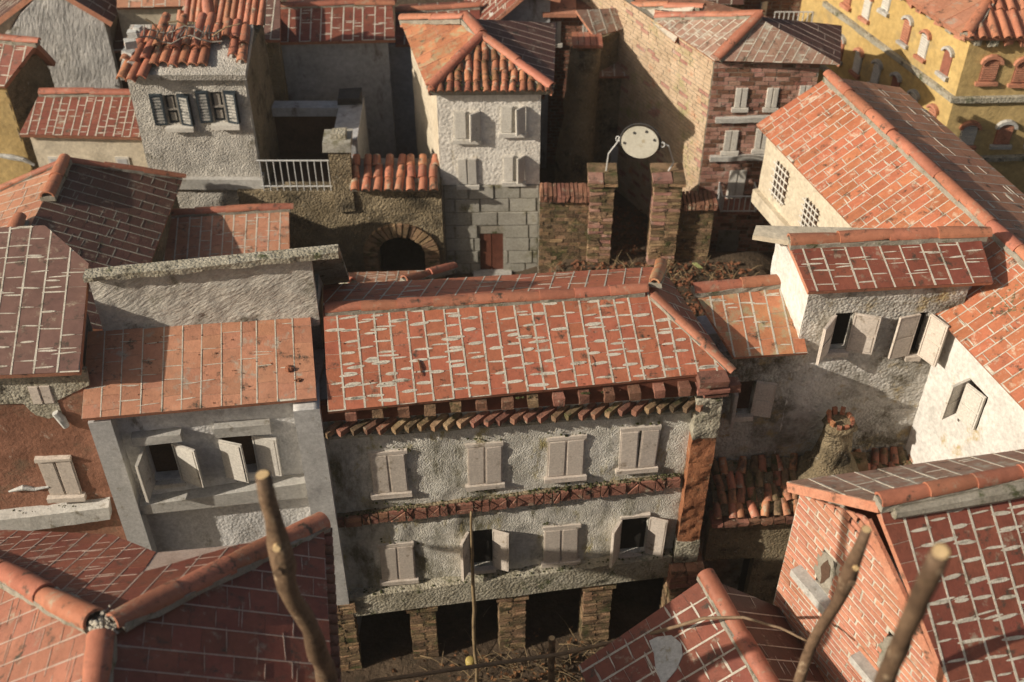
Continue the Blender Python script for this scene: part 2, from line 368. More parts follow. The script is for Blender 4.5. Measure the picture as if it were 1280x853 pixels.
def roof(th, polys, cw, rh, tile, mortar='mortar', thick=.07, gap=.017, smear=.9, eave=None, edge='edge', name='roof', wob=.12, stagger=True, smear_w=1.0, parent=None, skew=0.0, limit=290, proud=.006, rgap=.3):
    """slab of tiles: polys = coplanar convex outlines; first edge of the first one is the eave"""
    P0 = polys[0]
    n = Vector((0, 0, 0))
    for i in range(len(P0)):
        a, b = P0[i], P0[(i+1) % len(P0)]
        n += a.cross(b)
    n.normalize()
    if n.z < 0: n = -n
    e = eave or (P0[0], P0[1])
    O = e[0]; U = (e[1]-e[0]).normalized(); V = n.cross(U)
    if V.z < -.02: U = -U; V = n.cross(U)
    if abs(V.z) <= .02 and V.y < 0: U = -U; V = n.cross(U)
    def uv(p): return ((p-O).dot(U), (p-O).dot(V))
    def wp(u, v, h=0): return O+U*u+V*v+n*h
    cps = []
    for P in polys:
        q = [uv(p) for p in P]
        if area2(q) < 0: q = q[::-1]
        cps.append(q)
    slabs = []
    for q in cps:
        v, f = prism_up([wp(*p) for p in q], n, -thick, 0)
        slabs.append((v, f))
    sl = merge(*slabs)
    me = bpy.data.meshes.new(name); me.from_pydata([p-th.base for p in sl[0]], [], sl[1])
    me.materials.append(MAT[mortar]); me.materials.append(MAT[edge])
    for p in me.polygons: p.material_index = 0 if p.normal.dot(n) > .9 else 1
    R = th.link(name, me, parent)
    us = [p[0] for q in cps for p in q]; vs_ = [p[1] for q in cps for p in q]
    u0, u1, v0, v1 = min(us), max(us), min(vs_), max(vs_)
    nc = max(1, round((u1-u0)/cw)); c = (u1-u0)/nc
    ln = []
    for k in range(nc+1):
        j = 0 if k in (0, nc) else random.uniform(-wob, wob)*c
        t = 0 if k in (0, nc) else skew+random.uniform(-wob, wob)*c*.5/max(v1-v0, .1)
        ln.append((u0+c*k+j, t))
    S = []
    cells = []
    for k in range(nc):
        v = v0 - (random.uniform(.2, .9)*rh if not stagger else (.5*rh*(k % 2) + random.uniform(-.15, .15)*rh + (rh*.0)))
        dp = 0
        while v < v1:
            h = rh*random.uniform(.85, 1.17); va, vb = v, v+h
            if v < v0 and vb < v0+.15*rh: v = vb; continue
            (a, ta), (b, tb) = ln[k], ln[k+1]; g = gap/2; gr = g*rgap
            ds = random.uniform(-.008, .008)
            quad = [(a+ta*(va-v0)+g, va+gr+dp), (b+tb*(va-v0)-g, va+gr-dp), (b+tb*(vb-v0)-g, vb-gr-ds), (a+ta*(vb-v0)+g, vb-gr+ds)]; dp = ds
            for q in cps:
                cl = clip(quad, q)
                if len(cl) >= 3 and area2(cl) > cw*rh*.03: cells.append((area2(cl), cl))
            # painted-over cross joint: a lens of mortar
            if smear and random.random() < smear:
                nn = 1 if random.random() < .75 else 2
                for _ in range(nn):
                    ju = (a+b)/2+ta*(vb-v0)+random.uniform(-.28, .28)*c
                    hl = c*random.uniform(.32, .62); hw = gap*random.uniform(.35, .95)*smear_w
                    vv = vb+random.uniform(-.12, .12)*rh*(0 if _ == 0 else 3); sl_ = random.uniform(-.07, .07)
                    pts = []
                    K = 10
                    for i in range(K):
                        an = 2*pi*i/K; cr = math.copysign(abs(cos(an))**.8, cos(an)); sr = math.copysign(abs(sin(an))**1.2, sin(an))
                        x = cr*hl; y = sr*hw*random.uniform(.85, 1.15)
                        pts.append((ju+x, vv+y+x*sl_))
                    if any(all(inside(p, q, .005) for p in (pts[0], pts[K//2])) for q in cps):
                        S.append(prism_up([wp(*p) for p in pts], n, proud-.001, proud+.0035))
            v = vb
    cells.sort(key=lambda x: -x[0])
    for a_, cl in cells:
        th.piece(name+'_tile' if name == 'roof' else 'roof_tile', prism_up([wp(*p) for p in cl], n, -.004, proud*random.uniform(.6, 1.2)), MAT[tile], R, limit)
    # thin mortar fillets along the long joints
    for k in range(1, nc):
        a, t = ln[k]; m = max(2, int((v1-v0)/.12))
        for q in cps:
            L_, Rr = [], []
            for i in range(m+1):
                v = v0+(v1-v0)*i/m
                hw = gap*random.uniform(.42, .72)
                for arr, sgn in ((L_, -1), (Rr, 1)): arr.append((a+t*(v-v0)+sgn*hw, v))
            for i in range(m):
                cl = clip([L_[i], Rr[i], Rr[i+1], L_[i+1]], q)
                if len(cl) >= 3 and area2(cl) > 1e-5: S.append(prism_up([wp(*p) for p in cl], n, proud-.002, proud+.0025))
    if S: th.part('mortar', merge(*S), MAT[mortar], R, kind='stuff')
    return R, n
CAPM = {}
def cap_mesh(r, L, mat, thick=.022, seg=10, taper=.9, arch=1.0):
    key = (round(r, 3), round(L, 3), mat.name, round(arch, 2))
    if key in CAPM: return CAPM[key]
    V, F = [], []
    for j, (x, s) in enumerate(((0, 1.0), (.33*L, .99), (.66*L, .95), (L, taper))):
        for rr in (r*s, r*s-thick):
            for k in range(seg+1):
                a = pi*k/seg
                V.append((x, cos(a)*rr, sin(a)*rr*arch))
    m = 2*(seg+1)
    for j in range(3):
        for k in range(seg):
            o = j*m+k; F.append((o, o+1, o+1+m, o+m))
            i = j*m+seg+1+k; F.append((i+1, i, i+m, i+1+m))
        F.append((j*m, j*m+m, j*m+m+seg+1, j*m+seg+1))
        F.append((j*m+seg, j*m+2*seg+1, j*m+m+2*seg+1, j*m+m+seg))
    for k in range(seg):
        F.append((k, seg+1+k, seg+2+k, k+1))
        o = 3*m; F.append((o+k, o+k+1, o+seg+2+k, o+seg+1+k))
    me = bpy.data.meshes.new('cap'); me.from_pydata(V, [], F); me.materials.append(mat)
    for i, p in enumerate(me.polygons): p.use_smooth = True
    try: me.set_sharp_from_angle(angle=radians(40))
    except Exception: pass
    CAPM[key] = me
    return me
def frame_mat(p, x, up):
    x = x.normalized(); y = up.cross(x).normalized(); z = x.cross(y)
    return Matrix(((x.x, y.x, z.x, p.x), (x.y, y.y, z.y, p.y), (x.z, y.z, z.z, p.z), (0, 0, 0, 1)))
def caps(th, P, Q, r=.075, L=.42, mat='cap', up=None, name='ridge_tile', lift=.0, bed='mortar_dark', arch=.85, parent=None, taper=.82, over=.045):
    """row of half-round ridge tiles from P to Q on a mortar bed"""
    up = up or Vector((0, 0, 1)); D = Q-P; n = max(1, round(D.length/L)); l = D.length/n; d = D.normalized()
    upn = (up-d*up.dot(d)).normalized()
    me = cap_mesh(r, round(l+over, 2), MAT[mat], arch=arch, taper=taper)
    for k in range(n):
        p = P+d*(l*k)+upn*(lift+random.uniform(-.004, .004)-r*.15)
        M = frame_mat(p, d+Vector([random.uniform(-.03, .03) for _ in range(3)]), upn)
        th.inst(name, me, M, parent)
    if bed:
        side = upn.cross(d); V = []; m = max(3, int(D.length/.09))
        for i in range(m+1):
            p = P+D*(i/m)
            for s, h in ((-1, -.05), (-.93, .008), (.93, .008), (1, -.05)):
                V.append(p+side*(s*r*random.uniform(.94, 1.13))+upn*(h+random.uniform(-.008, .004)))
        F = []
        for i in range(m):
            for k in range(3): F.append((i*4+k, i*4+k+1, i*4+5+k, i*4+4+k))
            F.append((i*4+3, i*4, i*4+4, i*4+7))
        F += [(0, 3, 2, 1), (m*4, m*4+1, m*4+2, m*4+3)]
        th.part('mortar_bed', (V, F), MAT[bed], parent)
def barrel_roof(th, poly, pitch, r, L, mat='barrel', slab='mortar_dark', thick=.06, eave=None, name='roof', jit=.02, arch=1.0, mats=None, slabmat=None, over=.04):
    """rows of half-round cover tiles running up the slope"""
    n = Vector((0, 0, 0))
    for i in range(len(poly)): n += poly[i].cross(poly[(i+1) % len(poly)])
    n.normalize()
    if n.z < 0: n = -n
    e = eave or (poly[0], poly[1]); O = e[0]; U = (e[1]-e[0]).normalized(); V = n.cross(U)
    if V.z < 0: U = -U; V = n.cross(U)
    q = [((p-O).dot(U), (p-O).dot(V)) for p in poly]
    if area2(q) < 0: q = q[::-1]; poly = poly[::-1]
    R = th.part(name, prism_up(poly, n, -thick, 0), MAT[slab])
    u0, u1 = min(p[0] for p in q), max(p[0] for p in q); v0, v1 = min(p[1] for p in q), max(p[1] for p in q)
    nc = max(1, round((u1-u0)/pitch)); c = (u1-u0)/nc
    for k in range(nc):
        u = u0+c*(k+.5); v = v0-over; row = 0
        while v < v1-.02:
            if inside((u, v+L*.5), q) or (inside((u, v+over+.03), q)):
                vv = v
                ll = L
                while ll > L*.3 and not inside((u, v+ll*.92), q): ll -= L*.12
                me = cap_mesh(r, round(ll+.03, 2), MAT[random.choice(mats) if mats else mat], thick=.015, seg=8, taper=.84, arch=arch)
                p = O+U*(u+random.uniform(-jit, jit)*.5)+V*vv+n*(.004+.004*(row % 2))
                # the lower end lies over the tile below it
                M = frame_mat(p+n*.012, (V*1.0-n*.035+U*random.uniform(-.06, .06)*(jit/.02)).normalized(), n)
                th.inst('barrel_tile', me, M, R)
            v += L; row += 1
    return R, n

# ---- bricks
def bricks(th, w, u0, u1, z0, z1, bl=.12, bh=.05, gap=.012, proud=.012, mat='brick', holes=(), top=None, name='brick', parent=None, limit=290, d=0.0, mats=None, back='mortar_dark', backd=.1, jit=.004, stag=True, apex=None):
    mx = z1 if top is None else max(top(u0), top(u1), top((u0+u1)/2))
    q = [(u0, z0), (u1, z0), (u1, z1 if top is None else top(u1))]
    if top is not None: ap = apex or (u0+u1)/2; q.append((ap, top(ap))); mx = max(mx, top(ap))
    q.append((u0, z1 if top is None else top(u0)))
    if parent is None:
        if holes: parent = wall(th, w, u0, u1, z0, z1, MAT[back], holes, amp=.003, cell=.3, top=top, depth=backd, d=d)
        else: parent = th.part('wall', wpoly(w, q, d-backd, d), MAT[back])
    cells = []
    z = z0; r = 0
    while z < mx-.01:
        u = u0-(bl*.5 if r % 2 and stag else 0)-random.uniform(0, .1)*bl
        while u < u1:
            L_ = bl*random.uniform(.85, 1.15)
            quad = [(max(u, u0)+gap/2, z+gap/2), (min(u+L_, u1)-gap/2, z+gap/2), (min(u+L_, u1)-gap/2, z+bh-gap/2), (max(u, u0)+gap/2, z+bh-gap/2)]
            u += L_
            segs = [(quad[0][0], quad[1][0])]
            for h in holes:
                if z+bh*.85 > h[1] and z+bh*.15 < h[3]:
                    ns = []
                    for a_, b_ in segs:
                        if b_ <= h[0] or a_ >= h[2]: ns.append((a_, b_)); continue
                        if a_ < h[0]: ns.append((a_, h[0]-.002))
                        if b_ > h[2]: ns.append((h[2]+.002, b_))
                    segs = ns
            for a_, b_ in segs:
                if b_-a_ < .02: continue
                qd = [(a_, quad[0][1]), (b_, quad[1][1]), (b_, quad[2][1]), (a_, quad[3][1])]
                qd = [(x+random.uniform(-jit, jit), y+random.uniform(-jit, jit)*.6) for x, y in qd]
                cl = clip(qd, q) if area2(q) > 0 else clip(qd, q[::-1])
                if len(cl) < 3 or area2(cl) < bl*bh*.08: continue
                cells.append(cl)
        z += bh; r += 1
    random.shuffle(cells)
    for cl in cells:
        th.piece(name, wpoly(w, cl, d-.01, d+proud*random.uniform(.4, 1.25)), MAT[random.choice(mats) if mats else mat], parent, limit)
    return parent
def brick_pillar(th, cx, cy, ang, wd, dp, z0, z1, bh=.055, mat='brick_old', name='pillar', cap_h=0, capmat='brick', batter=0.0):
    X = Vector((cos(ang), sin(ang), 0)); Y = Vector((-sin(ang), cos(ang), 0)); c0 = Vector((cx, cy, 0))
    def bx(x0, x1, y0, y1, za, zb, j=.004):
        v = [c0+X*x+Y*y+Vector((0, 0, z)) for z in (za, zb) for (x, y) in ((x0, y0), (x1, y0), (x1, y1), (x0, y1))]
        return ([p+Vector([random.uniform(-j, j) for _ in range(3)]) for p in v], list(BOXF))
    core = th.part(name, bx(-wd/2+.02, wd/2-.02, -dp/2+.02, dp/2-.02, z0, z1-.08, 0), MAT['mortar_dark'])
    z = z0; r = 0
    while z < z1-bh*.5:
        w2, d2 = wd/2, dp/2; m = mat
        if cap_h and z > z1-cap_h: w2 += .035; d2 += .035; m = capmat
        g = .006
        if r % 2:
            s = random.uniform(-.02, .02)
            for a, b in ((-w2, s-g), (s+g, w2)): th.piece('brick', bx(a, b, -d2, d2, z+g, z+bh-g, .008), MAT[random.choice(m) if isinstance(m, list) else m], core)
        else:
            s = random.uniform(-.02, .02)
            t = random.uniform(-.25, .25)*wd
            for a, b, c_, e in ((-d2, s-g, -w2, t-g), (-d2, s-g, t+g, w2), (s+g, d2, -w2, w2)): th.piece('brick', bx(c_, e, a, b, z+g, z+bh-g, .008), MAT[random.choice(m) if isinstance(m, list) else m], core)
        z += bh; r += 1
    return core

# ---- windows with shutters
def leaf_mesh(W_, H, mat, T=.028, panels=2, slats=0, smat=None):
    """shutter leaf: hinge at the origin, runs along +x, outer face at -y"""
    bm = bmesh.new()
    def add(x0, x1, y0, y1, z0, z1):
        r = bmesh.ops.create_cube(bm, size=1.0)
        bmesh.ops.scale(bm, vec=(x1-x0, y1-y0, z1-z0), verts=r['verts'])
        bmesh.ops.translate(bm, vec=((x0+x1)/2, (y0+y1)/2, (z0+z1)/2), verts=r['verts'])
    f = W_*.13
    if slats:
        add(0, f, -T, 0, 0, H); add(W_-f, W_, -T, 0, 0, H); add(f, W_-f, -T, 0, 0, f); add(f, W_-f, -T, 0, H-f, H)
        for k in range(slats):
            n0 = len(bm.faces)
            z = f+(H-2*f)*(k+.5)/slats; add(f, W_-f, -T*.8, -T*.2, z-(H-2*f)/slats*.33, z+(H-2*f)/slats*.33)
            bm.faces.ensure_lookup_table()
            for q in range(n0, len(bm.faces)): bm.faces[q].material_index = 1 if random.random() < 1 else 0
    else:
        add(0, W_, -T*.7, 0, 0, H)
        for z in (0, H-f*.45): add(-.001, W_+.001, 0, T*.3, z, z+f*.45)
        for x in (0, W_-f*.45): add(x, x+f*.45, 0, T*.3, f*.45, H-f*.45)
        for k in range(panels):
            a = H*k/panels; b = H*(k+1)/panels
            add(f*.75, W_-f*.75, -T*.01, T*.28, a+f*.6, b-f*.6)
            add(f*.6, W_-f*.6, -T, -T*.69, a+f*.5, b-f*.5)
    for v in bm.verts:
        v.co += Vector((random.uniform(-1, 1)*.0022, 0, random.uniform(-1, 1)*.003))
    me = bpy.data.meshes.new('shutter'); bm.to_mesh(me); bm.free(); me.materials.append(MAT[mat])
    if slats: me.materials.append(MAT['slat_pale'])
    return me
def window(th, w, x0, y0, x1, y1, style='closed', aL=None, aR=None, mat='shutter', sill=True, lintel=True, depth=.06, name='window', d=0.0, panels=1, slats=0, lw=None, rot=0.0, pane='dark', ovr=None, sillmat=None, so=.03):
    """x0..y1: the opening in the photograph's pixels (closed: the two leaves). Returns the hole for the wall."""
    h = ovr or w.rect(x0, y0, x1, y1, d)
    u0, z0, u1, z1 = h
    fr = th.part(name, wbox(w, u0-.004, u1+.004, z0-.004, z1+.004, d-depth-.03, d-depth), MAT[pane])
    W_, H = u1-u0, z1-z0
    lw = lw or W_/2-.004
    T = .022 if style == 'closed' else .03
    for sgn, ang in ((0, aL), (1, aR)):
        if ang is False: continue
        me = leaf_mesh(lw, H+(.01), mat, T, panels, slats)
        if ang is None: a = random.uniform(-2, 3)
        else: a = ang
        # hinge at the side of the opening, a=0 closed, a=180 flat against the wall outside
        dd = d+(.010 if style == 'closed' else .022)
        if sgn == 0:
            M = w.mat(u0, z0-.005, dd) @ Matrix.Rotation(radians(-a), 4, 'Z')
        else:
            M = w.mat(u1, z0-.005, dd) @ Matrix.Rotation(radians(a), 4, 'Z') @ Matrix.Scale(-1, 4, (1, 0, 0))
        rot = random.uniform(-1.3, 1.3)
        if rot: M = M @ Matrix.Rotation(radians(rot), 4, 'Y')
        th.link('shutter', me, fr, M)
    sm = MAT[sillmat or mat]
    if sill: th.part('sill', wbox(w, u0-.03, u1+.03, z0-.075, z0-.012, d-.01, d+so+.025, .004), sm, fr)
    if lintel: th.part('lintel', wbox(w, u0-.015, u1+.015, z1+.012, z1+.055, d-.01, d+so, .004), sm, fr)
    return h

def moss(label, pts, mat='moss', r=.03, cat='moss', name='moss', per=1, flat=.6):
    """clumps of moss or dirt: uneven small lumps"""
    ds = []
    for p in pts:
        for _ in range(per):
            c = p+Vector([random.gauss(0, r*.8) for _ in range(3)])*(1 if per > 1 else 0)
            rr = r*random.uniform(.4, 1.2); V = []; K = 6
            for j in (0, 1, 2):
                for k in range(K):
                    a = 2*pi*k/K+j*.5; q = rr*(1, .85, .35)[j]*random.uniform(.7, 1.3)
                    V.append(c+Vector((cos(a)*q, sin(a)*q, rr*flat*(-.6, .2, .8)[j]*random.uniform(.8, 1.2))))
            F = [(j*K+k, j*K+(k+1) % K, (j+1)*K+(k+1) % K, (j+1)*K+k) for j in (0, 1) for k in range(K)]
            F += [tuple(range(K-1, -1, -1)), tuple(range(2*K, 3*K))]
            ds.append((V, F))
    return tagged(name, merge(*ds), MAT[mat], label, cat, kind='stuff')
def line_pts(P, Q, n, j=.02):
    return [P.lerp(Q, random.random())+Vector([random.uniform(-j, j) for _ in range(3)]) for _ in range(n)]
# ------------------------------------------------------------------ ground
def ground_h(x, y):
    t = min(1, max(0, (y-10.4)/1.6)); h = 1.8*t*t*(3-2*t)
    if x > .3 and y > 11: h += .45*min(1, (x-.3)/.3)*min(1, (y-11)/1.5)*max(0, min(1, (14.25-y)/.35))*max(0, min(1, (4.2-x)/.5))
    t = min(1, max(0, (y-16.6)/4)); h += .8*t*t*(3-2*t)
    if y > 20: h += min((y-20)*.10, 2.0)
    return h
def make_ground():
    V, F = [], []
    xs = [-120, -60, -30, -15, -11]+[-8+.4*i for i in range(41)]+[11, 15, 30, 60, 120]
    ys = [-60, -20, -5]+[0+.3*i for i in range(36)]+[10.8+.13*i for i in range(30)]+[14.8+.35*i for i in range(20)]+[24, 30, 45, 80, 160]
    for y in ys:
        for x in xs: V.append((x, y, ground_h(x, y)+(fbm(Vector((x, y, 0))*1.5)*.04 if abs(x) < 9 and 0 < y < 22 else 0)))
    n = len(xs)
    for j in range(len(ys)-1):
        for i in range(n-1): F.append((j*n+i, j*n+i+1, (j+1)*n+i+1, (j+1)*n+i))
    o = tagged('ground', (V, F), MAT['soil'], None, None, kind='structure', smooth=True, base=(0, 0, 0))
make_ground()

# ------------------------------------------------------------------ the arcaded house in the middle
def main_house():
    E0, E1 = atz(410, 515, 4.6), atz(916, 464, 4.6)
    pf = Plane(E0, E1, atz(600, 376, 5.0))
    R0, R1 = pf.px(404, 388), pf.px(812, 364)
    pb = Plane(R0, R1, atz(600, 347, 4.66))
    B0, B1 = pb.px(404, 357), pb.px(826, 334)
    th = thing('arcaded_house', 'wide house with orange tiled roof, eight beige shuttered windows and a dark brick arcade', 'house', (E0.lerp(E1, .5).x, E0.lerp(E1, .5).y, 0))
    roof(th, [[E0, E1, R1, R0]], .178, .14, 'tile_orange', smear=.95, gap=.016, wob=.16, smear_w=1.35, thick=.05)
    roof(th, [[B1, B0, R0, R1]], .2, .17, 'tile_orange', smear=.3, gap=.012, eave=(R0, R1), skew=.25)
    roof(th, [[E1, B1, R1]], .2, .17, 'tile_red', smear=.3, gap=.012, eave=(E1, B1))  # hip on the dark side: shade put into a deeper tile colour
    upf = Vector((-.05, -.1, 1))
    caps(th, R0+Vector((.02, 0, .01)), R1+Vector((-.06, 0, .01)), .072, .36, 'cap', lift=.02)
    caps(th, R1+Vector((.03, -.05, 0)), E1+Vector((-.03, .03, .01)), .06, .33, 'cap', lift=.0)
    caps(th, B1+Vector((.0, .02, .02)), R1+Vector((.06, .06, .06)), .07, .5, 'tile_lich', lift=.03)
    nn = W(E0, E1).n; w = W(E0-nn*.18, E1-nn*.04)
    ul, ur = w.uz(408, 640)[0], w.uz(872, 600)[0]
    zb = lin(w.uz(437, 745), w.uz(837, 694))
    # windows from the photograph
    def o(*a, **k): return window(th, w, *a, **k)
    hs = []
    o(464, 567, 509, 613); o(584, 557, 627, 602); o(684, 549, 730, 592); o(775, 537, 821, 582)
    o(475, 682, 518, 722)
    o(680, 660, 723, 699)
    hs.append(o(586, 663, 616, 708, 'open', aL=118, aR=155, lw=.19, lintel=False))
    hs.append(o(775, 647, 808, 690, 'open', aL=125, aR=158, lw=.21))
    wall(th, w, ul, ur, zb(0)-.02, 4.42, MAT['plaster_main'], hs, amp=.02, cell=.06, freq=3.5, depth=.12)
    # side and back walls
    fr0, fr1 = w.pt(ul+.01, 0, -.11), w.pt(ur, 0, -.11)
    bk = (B1-B0).normalized()
    q0, q1 = B0+Vector((.12, -.2, 0)), B1+Vector((-.25, -.2, 0))
    th.part('wall', footprint([(fr0.x, fr0.y), (fr1.x, fr1.y), (q1.x, q1.y), (q0.x, q0.y)], 1.35, 4.5), MAT['plaster_shade'])
    # arcade: back wall, side wall, ceiling is the body above
    a0, a1 = w.pt(ul, 0, -1.0), w.pt(ur, 0, -1.0)
    th.part('arcade_wall', wbox(w, ul, ur+.2, -.1, 1.36, -1.1, -.95), MAT['dark'])  # near-black paint carries the shade under the arcade
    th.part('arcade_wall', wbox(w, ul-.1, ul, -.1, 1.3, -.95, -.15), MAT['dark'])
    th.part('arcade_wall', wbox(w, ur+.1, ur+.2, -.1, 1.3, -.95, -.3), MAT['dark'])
    # ledge beam above the arcade
    P = [w.uz(425, 749, .1), w.uz(840, 695, .1), w.uz(838, 719, .1), w.uz(436, 770, .1)]
    n = 16; V = []
    for i in range(n+1):
        t = i/n; a = (P[0][0]+(P[1][0]-P[0][0])*t, P[0][1]+(P[1][1]-P[0][1])*t); b = (P[3][0]+(P[2][0]-P[3][0])*t, P[3][1]+(P[2][1]-P[3][1])*t)
        j = lambda: random.uniform(-.008, .008)
        V += [w.pt(a[0], a[1]+j(), .12+j()), w.pt(b[0], b[1]+j(), .12+j()), w.pt(b[0], b[1], -.14), w.pt(a[0], a[1]+.03, -.04)]
    F = [(i*4+k, i*4+(k+1) % 4, i*4+4+(k+1) % 4, i*4+4+k) for i in range(n) for k in range(4)]+[(3, 2, 1, 0), (n*4, n*4+1, n*4+2, n*4+3)]
    th.part('ledge', (V, F), MAT['concrete_old'])
    # brick pillars
    ang = math.atan2(w.u.y, w.u.x)
    for px, py, wd in ((432, 800, .26), (531, 800, .31), (640, 790, .32), (744, 775, .34)):
        u, z = w.uz(px, py, .0)
        c = w.pt(u, 0, -.08)
        zt = lin((P[3][0], P[3][1]), (P[2][0], P[2][1]))(u)-.005
        brick_pillar(th, c.x, c.y, ang, wd, .26, -.02, zt, .058, mat=['brick_dark', 'brick_dark', 'brick_old'], cap_h=.16, capmat='brick_old')
    u, z = w.uz(848, 755, .08); c = w.pt(u, 0, .06)
    brick_pillar(th, c.x, c.y, ang, .34, .32, -.02, 1.62, .065, mat=['brick_dark', 'brick_dark', 'brick_old'], cap_h=.36, capmat='brick')
    # tall corner pilaster: grey plaster at the top, rusty red below
    pu0, pu1 = w.uz(858, 600, .12)[0], w.uz(886, 600, .12)[0]
    zs = w.uz(880, 547, .12)[1]
    def pil(z0, z1, m, e):
        wall(th, w, pu0-e, pu1+e, z0, z1, MAT[m], (), amp=.024, cell=.03, freq=4, d=.13+e, depth=.24+e, name='pilaster')
    pil(1.62, 2.0, 'concrete_old', .01); pil(2.003, zs-.4, 'rust', 0); pil(zs-.397, zs, 'rust', .004); pil(zs+.003, 4.3, 'concrete_old', .008)
    # cornice: dentils, slanted bricks, thin ledge
    dl = lin(w.uz(440, 518, .12), w.uz(840, 490, .12))
    ud0, ud1 = w.uz(440, 524, .12)[0], w.uz(840, 492, .12)[0]; st = (ud1-ud0)/12.5
    k = -1
    cn = th.part('cornice', wpoly(w, [(ul, dl(ul)-.17), (ur+.1, dl(ur)-.17), (ur+.1, 4.54), (ul, 4.54)], -.05, .03), MAT['brown_door'])
    while True:
        u = ud0+st*k
        if u > ur+.3: break
        if u < w.uz(418, 525, .12)[0]: k += 1; continue
        s = .055
        th.piece('dentil', wbox(w, u-s, u+s, dl(u)-.055, dl(u)+.055, .02, .15+random.uniform(-.01, .015), .007), MAT[random.choice(('brick', 'brick', 'brick_old'))], cn)
        k += 1
    sl = lin(w.uz(450, 534, .07), w.uz(820, 508, .07))
    u = w.uz(420, 540, .1)[0]
    while u < ur+.02:
        c = w.pt(u, sl(u), .045)
        M = Matrix.Translation(c) @ w.rot.to_4x4() @ Matrix.Rotation(radians(42+random.uniform(-5, 5)), 4, 'Z') @ Matrix.Rotation(radians(random.uniform(-6, 6)), 4, 'Y')
        th.piece('cornice_brick', xform(box8(-.15, .08, -.03, .03, -.036, .036), M), MAT[random.choice(('brick', 'brick', 'brick_old', 'brick_dark'))], cn)
        u += .135*random.uniform(.92, 1.08)
    tl = lin(w.uz(450, 544, .05), w.uz(800, 518, .05))
    V = []; n = 30
    for i in range(n+1):
        u = ul+(ur-ul)*i/n; j = lambda: random.uniform(-.006, .006)
        V += [w.pt(u, tl(u)+.02+j(), .07+j()), w.pt(u, tl(u)-.015+j(), .07+j()), w.pt(u, tl(u)-.02, -.02), w.pt(u, tl(u)+.03, -.02)]
    F = [(i*4+k, i*4+(k+1) % 4, i*4+4+(k+1) % 4, i*4+4+k) for i in range(n) for k in range(4)]+[(3, 2, 1, 0), (n*4, n*4+1, n*4+2, n*4+3)]
    th.part('ledge', (V, F), MAT['concrete_old'])
    # corner bricks under the eave on the right
    for a, (x, y, ww, hh) in enumerate(((893, 482, .3, .075), (893, 493, .32, .05), (897, 500, .26, .04))):
        u, z = w.uz(x, y, .2); th.piece('dentil', wbox(w, u-ww/2, u+ww/2, z-hh/2, z+hh/2, -.1, .2-.02*a, .01), MAT['brick'], cn)
    # string course of cut bricks
    cl = lin(w.uz(432, 652, .05), w.uz(850, 602, .05)); us, ue = w.uz(432, 652, .05)[0], w.uz(850, 602, .05)[0]
    sb = th.part('string_course', wpoly(w, [(us-.12, cl(us)-.095), (ue, cl(ue)-.085), (ue, cl(ue)+.085), (us-.12, cl(us)+.085)], -.02, .045), MAT['plaster_brown'])
    u = us-.1; g = .007
    while u < ue-.03:
        W_ = random.choice((.09, .11, .14, .19)); b = min(u+W_, ue); H = .078; c = cl((u+b)/2)
        a0, b0, a1, b1 = u+g, b-g, c-H, c+H
        t = random.random(); P_ = []
        ml, mr = c+random.uniform(-.02, .02), c+random.uniform(-.02, .02)
        if t < .3:
            m = ((a0+b0)/2, c)
            P_ = [[(a0, a1+g), (m[0]-g, m[1]), (a0, b1-g)], [(a0+g, a1), (b0-g, a1), (m[0], m[1]-g)], [(b0, a1+g), (b0, b1-g), (m[0]+g, m[1])], [(a0+g, b1), (m[0], m[1]+g), (b0-g, b1)]]
        elif t < .62:
            P_ = [[(a0, a1), (b0-g*2, a1), (a0, b1-g*2)], [(b0, a1+g*2), (b0, b1), (a0+g*2, b1)]]
            if t < .46: P_ = [[(a0+b0-x, y) for x, y in p] for p in P_]
        else:
            P_ = [[(a0, a1), (b0, a1), (b0, mr-g), (a0, ml-g)], [(a0, ml+g), (b0, mr+g), (b0, b1), (a0, b1)]]
            if t > .8: P_ = [P_[0], [(a0, ml+g), (b0-g*2, mr+g), (a0, b1)], [(b0, mr+g*2), (b0, b1), (a0+g*2, b1)]]
        for p in P_: th.piece('brick', wpoly(w, p, .04, .075+random.uniform(-.012, .012)), MAT['brick'], sb)
        u = b
    # moss along the ledges
    pts = []
    for k in range(220):
        u = random.uniform(us, ue); pts.append(w.pt(u, cl(u)+.1+random.uniform(-.02, .015), random.uniform(0, .07)))
    for k in range(120):
        u = random.uniform(.1, ur); pts.append(w.pt(u, lin(P[0], P[1])(u)+.02, random.uniform(0, .11)))
    for k in range(90):
        u = random.uniform(ul, ur); pts.append(w.pt(u, tl(u)+.05, random.uniform(.0, .06)))
    for k in range(26):
        u = random.choice((1.95, 2.55, 1.9, 2.6, .5))+random.gauss(0, .06); pts.append(w.pt(u, dl(u)+.09, .14))
    for wn_, (x, y) in enumerate(((487, 560), (605, 548), (707, 541), (798, 529), (497, 676), (702, 655), (487, 628), (605, 614), (707, 605), (798, 592), (497, 733), (603, 722), (702, 709), (792, 697))):
        for k in range(7):
            u, z = w.uz(x+random.uniform(-26, 26), y+random.uniform(-3, 3)); pts.append(w.pt(u, z, random.uniform(.0, .03)))
    moss('dark moss and grit caught on the ledges of the arcaded house', pts, r=.014)
    return th, w
main_th, WM = main_house()

